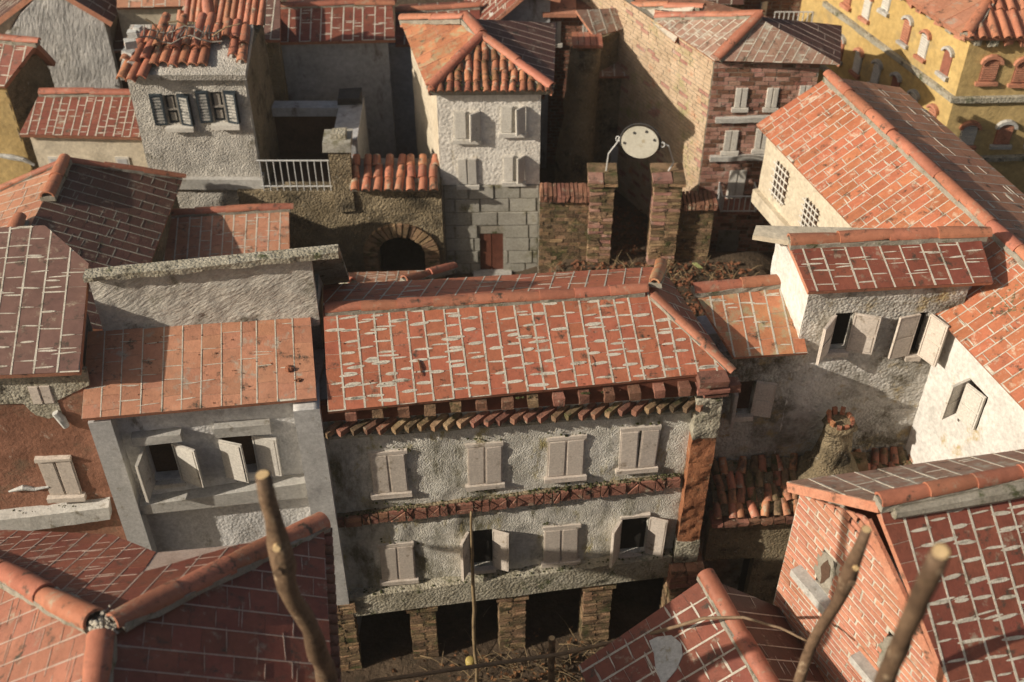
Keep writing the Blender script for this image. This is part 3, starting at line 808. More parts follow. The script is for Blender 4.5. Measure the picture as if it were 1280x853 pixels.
# ------------------------------------------------------------------ white house left of it, low parapet behind its roof
def left_house():
    E0, E1 = atz(102, 524, 4.72), atz(396, 498, 4.72)
    pf = Plane(E0, E1, atz(250, 406, 5.02))
    R0, R1 = pf.px(110, 415), pf.px(388, 397)
    th = thing('parapet_house', 'white house with dusty pink tiled roof, raked grey parapet and two open windows', 'house', (E0.lerp(E1, .5).x, E0.lerp(E1, .5).y, 0))
    roof(th, [[E0, E1, R1, R0]], .19, .17, 'tile_pink', smear=.5, gap=.010, wob=.1, smear_w=.7, thick=.05)
    w = W(E0, E1, .06)
    def o(*a, **k): return window(th, w, *a, d=-.14, **k)
    u0, u1 = w.uz(118, 540)[0], w.uz(410, 600)[0]
    pl0, pl1 = w.uz(111, 530)[0], w.uz(141, 530)[0]
    pr0, pr1 = w.uz(368, 520, .08)[0], w.uz(400, 512, .08)[0]
    hs = [o(187, 554, 222, 600, 'open', aL=100, aR=150, lw=.27, mat='shutter_w', lintel=False, depth=.12, pane='dim'),
          o(279, 546, 319, 592, 'open', aL=24, aR=166, lw=.25, mat='shutter_w', lintel=False, sill=False, depth=.12, pane='dim')]
    wall(th, w, pl0+.05, pr0+.05, 0.0, 4.72, MAT['plaster_b'], hs, amp=.014, cell=.07, d=-.14, depth=.14)
    for a in ((165, 542, 228, 552), (268, 530, 338, 541)):
        r = w.rect(*a, d=-.08); th.part('lintel', wbox(w, r[0], r[2], r[1], r[3], -.16, -.03, .008), MAT['concrete'])
    # pilasters
    th.part('pilaster', wbox(w, pl0, pl1, 0, 4.63, -.3, .03, .006), MAT['pil_white'])
    wall(th, w, pr0, pr1, 1.42, 4.63, MAT['pil_white'], (), amp=.008, cell=.06, d=.12, depth=.42, name='pilaster')
    pc = w.pt((pr0+pr1)/2+.02, 0, -.06)
    brick_pillar(th, pc.x, pc.y, math.atan2(w.u.y, w.u.x), pr1-pr0+.02, .3, -.02, 1.41, .06, mat=['brick_dark', 'brick_dark', 'brick_old'], cap_h=.2, capmat='brick_old')
    r = [w.uz(174, 633, 0), w.uz(384, 604, 0), w.uz(384, 622, 0), w.uz(176, 644, 0)]
    th.part('ledge', wpoly(w, r, -.2, .0), MAT['concrete'])
    # rounded lump of mortar by the sill, lower plinth
    # body behind
    f0, f1 = w.pt(pl0+.04, 0, -.27), w.pt(pr1-.02, 0, -.27); b0, b1 = R0+Vector((0, .0, 0)), R1+Vector((.12, .0, 0))
    th.part('wall', footprint([(f0.x, f0.y), (f1.x, f1.y), (b1.x, b1.y), (b0.x, b0.y)], 0, 4.58), MAT['plaster_shade'])
    # parapet: raked grey plaster, coping stone
    wp = W(R0, R1, 0)
    a, b = wp.uz(112, 348), wp.uz(398, 322)
    tp = lin(a, b)
    wall(th, wp, a[0]-.02, wp.uz(398, 390)[0], 4.9, 5.7, MAT['plaster_raked'], (), amp=.015, cell=.04, top=lambda u: tp(u), freq=6, depth=.09, name='parapet')
    c0, c1 = wp.uz(110, 343), wp.uz(423, 312); V = []; n = 26; ct = lin(c0, c1)
    for i in range(n+1):
        u = c0[0]-.03+(c1[0]-c0[0]+.03)*i/n; j = lambda: random.uniform(-.011, .011)
        V += [wp.pt(u, ct(u)+.035+j()*.5, .10+j()), wp.pt(u, ct(u)-.035+j(), .09+j()), wp.pt(u, ct(u)-.07, -.1), wp.pt(u, ct(u)-1.3, -1.1), wp.pt(u, ct(u)-1.22, -1.1), wp.pt(u, ct(u)+.02, -.06)]
    m = 6
    F = [(i*m+k, i*m+(k+1) % m, i*m+m+(k+1) % m, i*m+m+k) for i in range(n) for k in range(m)]+[tuple(range(m-1, -1, -1)), tuple(n*m+k for k in range(m))]
    th.part('coping', (V, F), MAT['concrete_old'])
    g0, g1 = wp.pt(a[0], 0, -.1), wp.pt(wp.uz(396, 390)[0], 0, -.1); g2, g3 = wp.pt(wp.uz(396, 390)[0], 0, -1.1), wp.pt(a[0], 0, -1.1)
    th.part('wall', footprint([(g0.x, g0.y), (g1.x, g1.y), (g2.x, g2.y), (g3.x, g3.y)], .5, 5.0), MAT['plaster_grey'])
    # debris lying on the roof
    def on(px, py): return pf.px(px, py)
    for (x, y, r_) in ((361, 463, .05), (374, 476, .028)):
        c = on(x, y); ds = []
        for k in range(5):
            q = c+Vector([random.gauss(0, r_*.5) for _ in range(3)]); q.z = c.z+r_*.4
            ds.append(tube([q+Vector((-r_*.6, 0, 0)), q, q+Vector((r_*.5, r_*.2, r_*.2))], [r_*.2, r_*.5, r_*.15], 6))
        tagged('dry_leaf', merge(*ds), MAT['leaf'], 'crumpled dry leaf on the pink tiled roof, the larger and darker one' if r_ > .04 else 'small crumb of dry leaf on the pink roof just below the larger crumpled leaf', 'leaf')
    return th, w, pf
left_th, WB, PB = left_house()

# ------------------------------------------------------------------ leftmost house: brown roof, terracotta coloured wall
def far_left_house():
    E0, E1 = atz(-60, 472, 5.2), atz(99, 465, 5.2)
    pf = Plane(E0, E1, atz(110, 330, 5.6))
    R1, T1, T0 = pf.px(111, 330), pf.px(56, 282), pf.px(-60, 288)
    th = thing('rendered_house', 'house at the left edge with brown tiled roof over a peeling terracotta coloured wall', 'house', (E0.lerp(E1, .6).x, E0.lerp(E1, .6).y, 0))
    roof(th, [[E0, E1, R1, T1, T0]], .2, .19, 'tile_brown', smear=1.0, gap=.016, wob=.08, skew=-.02, smear_w=.8, thick=.07)
    w = W(E0, E1, .16)
    u0, u1 = w.uz(-60, 600)[0], w.uz(132, 560)[0]
    window(th, w, 55, 574, 96, 616, mat='shutter', so=.05)
    window(th, w, 38, 481, 66, 502, mat='shutter', sill=False, lintel=False, name='window')
    wall(th, w, u0, u1, 0, 5.1, MAT['plaster_terra'], (), amp=.016, cell=.08, depth=.12)
    # patch of rough cement under the eave
    pts = [(-40, 478), (100, 470), (118, 505), (128, 520), (104, 512), (88, 520), (72, 528), (50, 515), (38, 516), (30, 502), (0, 502), (-40, 506)]
    def patch(pts, d0, d1, m):
        th.part('plaster_patch', wpoly(w, [w.uz(*p) for p in pts], d0, d1), MAT[m])
    patch([(-40, 468), (108, 460), (112, 480), (70, 500), (40, 514), (30, 503), (-40, 505)], -.02, .020, 'concrete_old')
    patch([(38, 512), (72, 500), (78, 516), (62, 522), (46, 518)], -.02, .019, 'concrete_old')
    p = [w.pt(*w.uz(x, y), .045) for x, y in ((70, 512), (78, 520), (84, 529))]
    th.part('pipe', tube(p, [.035, .045, .035], 8), MAT['flash'])
    p = [w.pt(*w.uz(x, y), .03) for x, y in ((12, 612), (30, 607), (45, 609), (62, 606))]
    th.part('crack_filling', tube(p, [.01, .03, .02, .012], 6), MAT['flash'])
    r = [w.uz(-60, 656, .1), w.uz(136, 633, .1), w.uz(138, 648, .1), w.uz(-60, 676, .1)]
    V = []; n = 14
    for i in range(n+1):
        t = i/n; j = lambda: random.uniform(-.003, .003)
        a = (r[0][0]+(r[1][0]-r[0][0])*t, r[0][1]+(r[1][1]-r[0][1])*t); b = (r[3][0]+(r[2][0]-r[3][0])*t, r[3][1]+(r[2][1]-r[3][1])*t)
        V += [w.pt(a[0], a[1]+j(), .12+j()), w.pt(b[0], b[1]+j(), .12+j()), w.pt(b[0], b[1], -.04), w.pt(a[0], a[1]+.04, -.04)]
    F = [(i*4+k, i*4+(k+1) % 4, i*4+4+(k+1) % 4, i*4+4+k) for i in range(n) for k in range(4)]+[(3, 2, 1, 0), (n*4, n*4+1, n*4+2, n*4+3)]
    th.part('ledge', (V, F), MAT['concrete'])
    f0, f1 = w.pt(u0, 0, -.11), w.pt(w.uz(99, 500)[0]-.02, 0, -.11)
    b0, b1 = T0+Vector((0, -.1, 0)), R1+Vector((-.12, -.1, 0))
    th.part('wall', footprint([(f0.x, f0.y), (f1.x, f1.y), (b1.x, b1.y), (b0.x, b0.y)], 0, 5.1), MAT['plaster_shade'])
    # moss
    moss('grit and moss on the ledge of the terracotta coloured wall', [w.pt(random.uniform(u0+.4, u1), 0, 0)*1 for _ in range(0)]+[w.pt(u_, lin(r[0], r[1])(u_)+.03, random.uniform(0, .08)) for u_ in [random.uniform(u0+.4, u1) for _ in range(14)]], r=.009)
far_left_house()

# ------------------------------------------------------------------ foreground roof bottom left
def front_left_roof():
    A = atz(130, 787, 5.85); F_ = atz(130, 853, 5.85); d = (F_-A).normalized(); G = A+d*1.5
    BR = atz(404, 651, 5.2); FR0 = atz(415, 853, 5.2)
    pr = Plane(A, BR, FR0); 
    FRx = FR0+(FR0-BR).normalized()*.6
    G = A+(FRx-BR)*(((FRx-BR).length)/((FRx-BR).length))*1.0
    G.z = 5.85
    M_ = atz(188, 692, 5.2)
    # top face through apex, BR and a point on the left hip
    pt = Plane(A, BR, M_)
    H = pt.px(0, 716)
    BL = A+(H-A)*1.45
    X0 = pt.px(0, 663); X1 = pt.px(140, 669); X2 = pt.px(195, 691); X3 = pt.px(300, 681); 
    XL = X0+(X0-X1)*.45
    th = thing('hip_roofed_house', 'nearest house bottom left, red brown hipped roof with orange ridges forming a Y', 'house', (A.x, A.y, 0))
    roof(th, [[A, X2, X1, XL, BL], [A, BR, X3, X2]], .19, .16, 'tile_red', smear=.85, gap=.010, smear_w=.4, mortar='mortar_mid', eave=(XL, XL+Vector((1, 0, 0)).cross(pt.n).cross(pt.n)*-1), wob=.1, skew=.12)
    roof(th, [[BR, FRx, G, A]], .2, .2, 'tile_red', smear=.85, gap=.009, smear_w=.5, wob=.1, mortar='mortar_mid')
    # left face: from the left hip down to the front left
    LL = A+Vector((-2.3, -.55, -.75)); LF = G+(LL-A)
    pl = Plane(A, BL, G)
    LLp = Vector((A.x-2.4, A.y+.2, 0)); 
    def onz(x, y): 
        n = pl.n; return Vector((x, y, pl.p.z-((x-pl.p.x)*n.x+(y-pl.p.y)*n.y)/n.z))
    L1 = onz(BL.x, BL.y-2.4); L2 = onz(G.x, G.y)
    roof(th, [[BL, L1, L2, A]], .2, .22, 'tile_mid', smear=.85, gap=.010, smear_w=.5, wob=.1, mortar='mortar_mid')
    caps(th, A+Vector((-.07, .06, .02)), BL, .1, .95, 'cap', lift=.01)
    caps(th, BR, A+Vector((.09, .07, .03)), .095, .52, 'cap', lift=.01)
    caps(th, A+Vector((.0, -.06, .02)), G, .1, .42, 'cap', lift=.01)
    c = A+Vector((0, .02, .0))
    moss('crumbly mortar where the three ridges of the nearest roof meet', [c+Vector((random.gauss(0, .05), random.gauss(0, .05), random.uniform(0, .06))) for _ in range(110)], 'mortar', .018, cat='mortar', name='crumbled_mortar')
    # row of dark beads under the right eave (ends of cover tiles)
    n_ = 22; me = cap_mesh(.05, .12, MAT['brick'], thick=.02, seg=6)
    dd = (FRx-BR)
    for k in range(n_):
        p = BR+dd*((k+.5)/n_)+Vector((-.06, 0, -.1))
        th.inst('eave_tile', me, frame_mat(p, Vector((1, .15, -.2)), Vector((0, 0, 1))))
    V = [(BR.x-.15, BR.y-.12), (FRx.x-.12, FRx.y), (L1.x+.2, L1.y), (BL.x+.2, BL.y-.2), (X0.x, X0.y-.15), (X2.x, X2.y-.2)]
    th.part('wall', footprint([(BR.x-.15, BR.y-.15), (FRx.x-.15, FRx.y+.05), (L1.x+.3, L1.y+.05), (BL.x+.3, BL.y-.4), (X2.x, X2.y-.15)], 0, 5.0), MAT['plaster_brown'])
front_left_roof()

def roof_debris():
    pts = []
    E0, E1 = atz(410, 515, 4.6), atz(916, 464, 4.6); pf = Plane(E0, E1, atz(600, 376, 5.0))
    for _ in range(70): pts.append(pf.px(random.uniform(425, 860), random.uniform(385, 490))+Vector((0, 0, .012)))
    for _ in range(45): pts.append(PB.px(random.uniform(125, 385), random.uniform(410, 510))+Vector((0, 0, .012)))
    V, F = [], []
    for p in pts:
        b = box8(-.5, .5, -.3, .3, -.3, .3); q = random.uniform(.005, .013)
        M = Matrix.Translation(p) @ Matrix.Rotation(random.uniform(0, 6), 4, 'Z') @ Matrix.Scale(q, 4)
        v, f = xform(b, M); o = len(V); V += [x+Vector([random.uniform(-.3, .3)*q for _ in range(3)]) for x in v]; F += [tuple(i+o for i in t) for t in f]
    tagged('roof_debris', (V, F), MAT['leaf'], 'crumbs of dead leaf and grit scattered over the two front roofs', 'debris', kind='stuff')
roof_debris()
for (a, b, lab) in (((523, 452), (528, 472), 'small dark twig lying on the left half of the orange roof'), ((738, 447), (742, 460), 'thin reddish pine needle lying on the right half of the orange roof')):
    E0, E1 = atz(410, 515, 4.6), atz(916, 464, 4.6); pf = Plane(E0, E1, atz(600, 376, 5.0)); p, q = pf.px(*a), pf.px(*b); up = Vector((0, 0, .02))
    tagged('twig', tube([p+up, p.lerp(q, .5)+up*1.4, q+up], [.010, .012, .005] if a[0] < 600 else [.004, .004, .003], 6), MAT['leaf'], lab, 'twig')
# ------------------------------------------------------------------ small shared builders
def body(th, pts, z0, z1, mat): return th.part('wall', footprint([(p.x, p.y) for p in pts], z0, z1), MAT[mat])
def beam(th, w, pa, pb, h, d0, d1, mat, name='ledge', jit=.006, ext=(0, 0)):
    """moulding between two pixels on a wall"""
    a, b = w.uz(*pa), w.uz(*pb); L = lin(a, b); u0, u1 = a[0]-ext[0], b[0]+ext[1]; n = max(3, int(abs(u1-u0)/.12)); V = []
    for i in range(n+1):
        u = u0+(u1-u0)*i/n; j = lambda: random.uniform(-jit, jit); z = L(u)
        V += [w.pt(u, z+h/2+j(), d1+j()), w.pt(u, z-h/2+j(), d1+j()), w.pt(u, z-h/2, d0), w.pt(u, z+h/2+.01, d0)]
    F = [(i*4+k, i*4+(k+1) % 4, i*4+4+(k+1) % 4, i*4+4+k) for i in range(n) for k in range(4)]+[(3, 2, 1, 0), (n*4, n*4+1, n*4+2, n*4+3)]
    return th.part(name, (V, F), MAT[mat])
def wire(pts, r=.008, n=6): return tube(pts, r, n)

# ------------------------------------------------------------------ long bright roof on the right with the cream wall
def big_right():
    E1, E0 = atz(945, 156, 4.7), atz(1290, 522, 4.7)
    Rf = atz(1036, 96, 5.25)
    pf = Plane(E0, E1, Rf)
    Rn = pf.px(1330, 340)
    th = thing('long_roofed_house', 'long house on the right with bright orange roof, cream side wall and white end wall', 'house', (E1.x+.4, E1.y-1, 0))
    Em1, Em0 = pf.px(1066, 284), pf.px(1183, 386)
    En = E0+(E0-Em0)*.25
    # keep the ridge parallel
    Rn = Rf+(E0-E1)*1.12
    En = E1+(E0-E1)*1.12
    roof(th, [[En, E1, Rf, Rn]], .135, .23, 'tile_bright', smear=.7, gap=.011, wob=.10, stagger=True, smear_w=.7, thick=.05, rgap=.9)
    dr = (E0-E1).normalized(); out = Vector((-dr.y, dr.x, 0)); 
    if out.x < 0: out = -out
    K0, K1 = Rn+out*1.15+Vector((0, 0, -.38)), Rf+out*1.15+Vector((0, 0, -.38))
    roof(th, [[K0, Rn, Rf, K1]], .2, .26, 'tile_pink', smear=.3, gap=.010, eave=(K0, K1), thick=.05)
    caps(th, Rn+Vector((0, 0, .01)), Rf+Vector((0, 0, .01)), .085, .5, 'cap', lift=.02)
    # walls under the near eave
    w = W(E1, En, .13)     # faces the left; u runs towards the viewer
    L = w.len
    us = w.uz(1060, 280)[0]
    h1 = window(th, w, 968, 203, 984, 250, 'open', aL=False, aR=False, sill=False, lintel=False, depth=.07, pane='dim', ovr=w.rect(967, 205, 985, 252))
    h2 = window(th, w, 1006, 250, 1024, 284, 'open', aL=False, aR=False, sill=False, lintel=False, depth=.07, pane='dim', ovr=w.rect(1003, 252, 1023, 292))
    h3 = window(th, w, 1206, 470, 1226, 538, 'open', aL=80, aR=12, mat='shutter_w', sill=False, lintel=False, depth=.07, pane='dim', lw=.25, panels=2, ovr=w.rect(1203, 478, 1232, 533))
    ug = w.uz(1070, 300)[0]
    wall(th, w, .1, ug+.6, w.uz(957, 258, .1)[1]-.2, 4.66, MAT['plaster_cream'], [h1, h2], amp=.006, cell=.1, depth=.1)
    wall(th, w, ug+.6, L, 0, 4.66, MAT['plaster_white'], [h3], amp=.014, cell=.08, depth=.1)
    for h in (h1, h2):
        gs = []
        for k in range(4):
            u = h[0]+(h[2]-h[0])*(k+.5)/4; gs.append(wire([w.pt(u, h[1]-.03, .03), w.pt(u, h[3]+.03, .03)], .011, 5))
        for k in range(5):
            z = h[1]+(h[3]-h[1])*(k+.3)/4.6; gs.append(wire([w.pt(h[0]-.03, z, .032), w.pt(h[2]+.03, z, .032)], .010, 5))
        th.part('window_grille', merge(*gs), MAT['shutter_w'])
    # stepped plinth at the foot of the cream wall
    r0 = w.uz(957, 258, .1); u1 = w.uz(1030, 330, .1)[0]
    th.part('plinth', wbox(w, .08, u1+.2, r0[1]-.2, r0[1], -.12, .07, .004), MAT['plaster_cream'])
    a, b = w.pt(.1, 0, -.11), w.pt(L, 0, -.11); c, d = K0-out*.12, K1-out*.12
    zc_ = r0[1]-.2
    body(th, [a, b, c, d], zc_, 4.65, 'plaster_shade')
    a2, b2, m2 = w.pt(.5, 0, -.75), w.pt(L, 0, -.11), w.pt(ug+.65, 0, -.11)
    body(th, [a2, w.pt(ug+.65, 0, -.75), m2, b2, c, d], 0, zc_-.003, 'plaster_brown')
    # crumbled patch of lichen on the near roof
    pts = [pf.px(1262+random.gauss(0, 12), 378+random.gauss(0, 9)) for _ in range(50)]
    moss('patch of crumbled mortar and lichen on the bright orange roof at the right edge', pts, 'brick_old', .022, cat='lichen', name='lichen')
    for (px, py, s) in ((1068, 214, .028),):
        pass
    return th, w, pf
BR_th, WI, PI_ = big_right()

# ------------------------------------------------------------------ white house between, with the dark red roof and four open shutters
def white_corner():
    E0, E1 = atz(1011, 365, 5.2), atz(1242, 353, 5.2)
    pf = Plane(E0, E1, atz(1100, 300, 5.42))
    R0, R1 = pf.px(986, 305), pf.px(1224, 294)
    th = thing('white_corner_house', 'white house with deep red roof over two windows with open shutters and stained wall', 'house', (E0.lerp(E1, .5).x, E0.lerp(E1, .5).y, 0))
    roof(th, [[E0, E1, R1, R0]], .2, .155, 'tile_red', smear=.9, gap=.016, wob=.12, skew=-.12, smear_w=.7, thick=.06)
    caps(th, R0+Vector((.0, .02, .02)), R1+Vector((.06, .02, .02)), .085, .5, 'cap', lift=.02)
    w = W(E0, E1, .1)
    ul = w.uz(890, 520)[0]; ug = w.uz(1000, 420)[0]; ur = w.uz(1188, 430)[0]
    hs = [window(th, w, 1040, 392, 1062, 436, 'open', aL=130, aR=162, lw=.27, mat='shutter', lintel=False, panels=2, depth=.08),
          window(th, w, 1142, 392, 1154, 441, 'open', aL=168, aR=120, lw=.24, mat='shutter', lintel=False, panels=2, depth=.08),
          window(th, w, 917, 477, 941, 517, 'open', aL=100, aR=165, lw=.22, mat='shutter', lintel=False, panels=2, depth=.08, pane='dim')]
    wall(th, w, ug, ur, 4.25, 5.18, MAT['plaster_dark'], hs[:2], amp=.016, cell=.07, depth=.1)
    wall(th, w, ul, ur+.15, 0, 4.249, MAT['plaster_dark'], hs, amp=.016, cell=.07, depth=.1)
    # gable wall on the left, brightly lit
    g0 = w.pt(ug, 0, .0); gb = R0+Vector((-.02, .12, 0))
    # rounded white gable bulging left
    wg = W((gb.x-.02, gb.y+.25), (g0.x, g0.y), 0)
    dz = lambda u: 5.32+(5.12-5.32)*u/wg.len
    wall(th, wg, 0, wg.len, 2.0, 5.4, MAT['plaster_white'], (), amp=.016, cell=.07, top=dz, depth=.12)
    c = w.pt(ur+.1, 0, -.12); d = R1+Vector((-.1, .2, 0))
    body(th, [w.pt(ug+.05, 0, -.12), c, d, gb+Vector((.12, .2, 0))], .2, 5.12, 'plaster_shade')
    body(th, [w.pt(ul+.02, 0, -.12), w.pt(ug+.1, 0, -.12), w.pt(ug+.1, 0, -.9), w.pt(ul+.02, 0, -.7)], .2, 4.2, 'plaster_shade')
    # back slab of the roof seen at the left end of the ridge
    s0, s1 = atz(940, 293, 5.42), R0+Vector((.08, .04, .01))
    V = [s0+Vector((0, -.04, 0)), s1+Vector((0, -.05, 0)), R1+Vector((0, .0, 0)), R1+Vector((0, .16, -.08)), s0+Vector((.06, .13, -.0))]
    th.part('roof_edge', prism_up(V[::-1] if (V[1]-V[0]).cross(V[2]-V[1]).z < 0 else V, Vector((0, 0, 1)), -.04, .02), MAT['plaster_cream'])
    return th, w
wc_th, WG = white_corner()

# ------------------------------------------------------------------ little roof between the arcaded house and the white one
def little_roof():
    A, B = atz(985, 351, 4.75), atz(1010, 441, 4.4); Cc = atz(866, 364, 4.75)
    p = Plane(A, B, Cc)
    D = p.px(918, 447)
    th = thing('small_roofed_annex', 'low annex with small pinkish orange lean-to roof between arcaded house and white gable', 'annex', (D.x+.4, D.y+.4, 0))
    roof(th, [[D, B, A, Cc]], .17, .19, 'tile_lich', smear=.6, gap=.016, wob=.12, smear_w=.7, thick=.05)
    caps(th, Cc+Vector((0, 0, .02)), A+Vector((0, 0, .02)), .08, .45, 'cap', lift=.02)
    body(th, [D+Vector((-.25, .5, 0)), B+Vector((-.05, .5, 0)), A+Vector((-.05, .1, 0)), Cc+Vector((.1, .1, 0))], 0, 4.3, 'plaster_shade')
little_roof()

# ------------------------------------------------------------------ low mossy barrel-tiled lean-to under the stained wall
def lean_to():
    w0 = WG
    f = lambda px, py: w0.pt(*w0.uz(px, py), .0)
    T0, T1 = f(880, 580), f(1195, 548)
    T0.z = T1.z = 2.55
    T0 = atz(878, 584, 2.62); T1 = w0.pt(w0.uz(1200, 560)[0], 2.62, .02)
    T0 = w0.pt(w0.uz(884, 590)[0], 2.62, .02)
    out = w0.n
    E0, E1 = T0+out*.52+Vector((0, 0, -.36)), T1+out*.52+Vector((0, 0, -.36))
    th = thing('lean_to', 'low lean-to with mossy barrel tile roof and dark doorway below the stained wall', 'lean-to', ((E0.x+E1.x)/2, E0.y, 0))
    barrel_roof(th, [E0, E1, T1, T0], .13, .05, .17, mats=['barrel_old', 'barrel_old', 'barrel', 'brick_dark'], slab='plaster_brown', jit=.09, arch=1.0)
    w = W(E0, E1, .12); L = w.len
    door = w.rect(868, 700, 936, 760, 0.0)
    door = (door[0], 0, door[2], w.uz(900, 700)[1])
    wall(th, w, 0, L, 0, 2.14, MAT['plaster_brown'], [door], amp=.016, cell=.08, depth=.12)
    th.part('door', wbox(w, door[0]-.02, door[2]+.02, door[1], door[3]+.02, -.5, -.45), MAT['dark'])  # near-black panel painted as the shade inside the doorway
    body(th, [w.pt(0, 0, -.12), w.pt(door[0]-.02, 0, -.12), w.pt(door[0]-.02, 0, -.38), w.pt(0, 0, -.38)], 0, 2.1, 'dark') if door[0] > .1 else None
    body(th, [w.pt(door[2]+.02, 0, -.12), w.pt(L, 0, -.12), w.pt(L, 0, -.38), w.pt(door[2]+.02, 0, -.38)], 0, 2.1, 'dark')
    # two rows of tile ends under the eave
    me = cap_mesh(.05, .2, MAT['barrel_old'], thick=.018, seg=8, taper=1)
    u = .03
    while u < L-.05:
        p = w.pt(u, 2.10, .14)
        M = frame_mat(p, -w.n+w.u*random.uniform(-.08, .08), Vector((0, 0, -1)))
        th.inst('eave_tile', me, M)
        th.piece('eave_brick', wbox(w, u-.065, u+.065, 2.125, 2.195, -.02, .19+random.uniform(-.015, .01), .008), MAT['brick'])
        u += .145
    moss('moss growing between the tiles of the low lean-to roof', [E0.lerp(T0, random.random()).lerp(E1.lerp(T1, random.random()), random.random())+Vector((0, 0, .02)) for _ in range(160)], r=.028)
    # mossy chimney with a crown of clay shards
    c = w0.pt(w0.uz(1026, 575)[0], 2.5, .24)
    cz = 2.42
    ch = thing('chimney', 'squat mossy chimney flaring at its foot, crowned with broken clay shards, on the lean-to', 'chimney', (c.x, c.y, cz))
    V, F = [], []; K = 14; prof = [(.40, 0), (.36, .1), (.30, .22), (.24, .36), (.19, .52), (.16, .74), (.145, .9), (.185, .92), (.175, .98), (.11, .99)]
    for r_, z_ in prof:
        for k in range(K):
            a = 2*pi*k/K; sq = 1/max(abs(cos(a)), abs(sin(a)))**.5; rr = r_*sq*(1+fbm(Vector((cos(a)*3, sin(a)*3, z_*7)))*.4)
            V.append(Vector((c.x+cos(a)*rr*1.0, c.y+sin(a)*rr*.9, cz+z_)))
    n = len(prof)
    for j in range(n-1):
        for k in range(K): F.append((j*K+k, j*K+(k+1) % K, (j+1)*K+(k+1) % K, (j+1)*K+k))
    F += [tuple(range(K-1, -1, -1)), tuple(range((n-1)*K, n*K))]
    ch.part('chimney_stack', (V, F), MAT['plaster_brown'], smooth=True)
    # side slab leaning against it
    V = [c+Vector(q) for q in ((.22, -.12, -.12), (.52, -.12, -.14), (.55, .15, -.12), (.22, .2, -.1), (.1, -.05, .22), (.42, -.03, .27), (.42, .12, .27), (.12, .16, .25))]
    ch.part('rubble', (V, BOXF), MAT['brick_old'])
    for k in range(10):
        a = 2*pi*k/10; p = Vector((c.x+cos(a)*.12, c.y+sin(a)*.11, cz+.96))
        M = Matrix.Translation(p) @ Matrix.Rotation(a, 4, 'Z') @ Matrix.Rotation(random.uniform(.1, .45), 4, 'Y')
        ch.piece('shard', xform(box8(-.015, .02, -.026, .026, 0, random.uniform(.07, .13)), M), MAT['barrel' if k % 3 else 'barrel_old'])
    for k in range(9):
        a = random.uniform(-.5, .9); p = c+Vector((.05+random.uniform(-.1, .15), -.2, -.02))
        pass
    ds = []
    for k in range(16):
        p = c+Vector((random.uniform(-.05, .35), -.16+random.uniform(-.04, .04), random.uniform(-.05, .15)))
        q = p+Vector((random.uniform(-.25, .35), random.uniform(-.12, .02), random.uniform(.0, .16)))
        ds.append(tube([p, p.lerp(q, .5)+Vector((0, 0, .04)), q], [.005, .004, .002], 4))
    tagged('dry_grass', merge(*ds), MAT['straw'], 'tuft of dry grass lying against the mossy chimney', 'grass', kind='stuff')
lean_to()

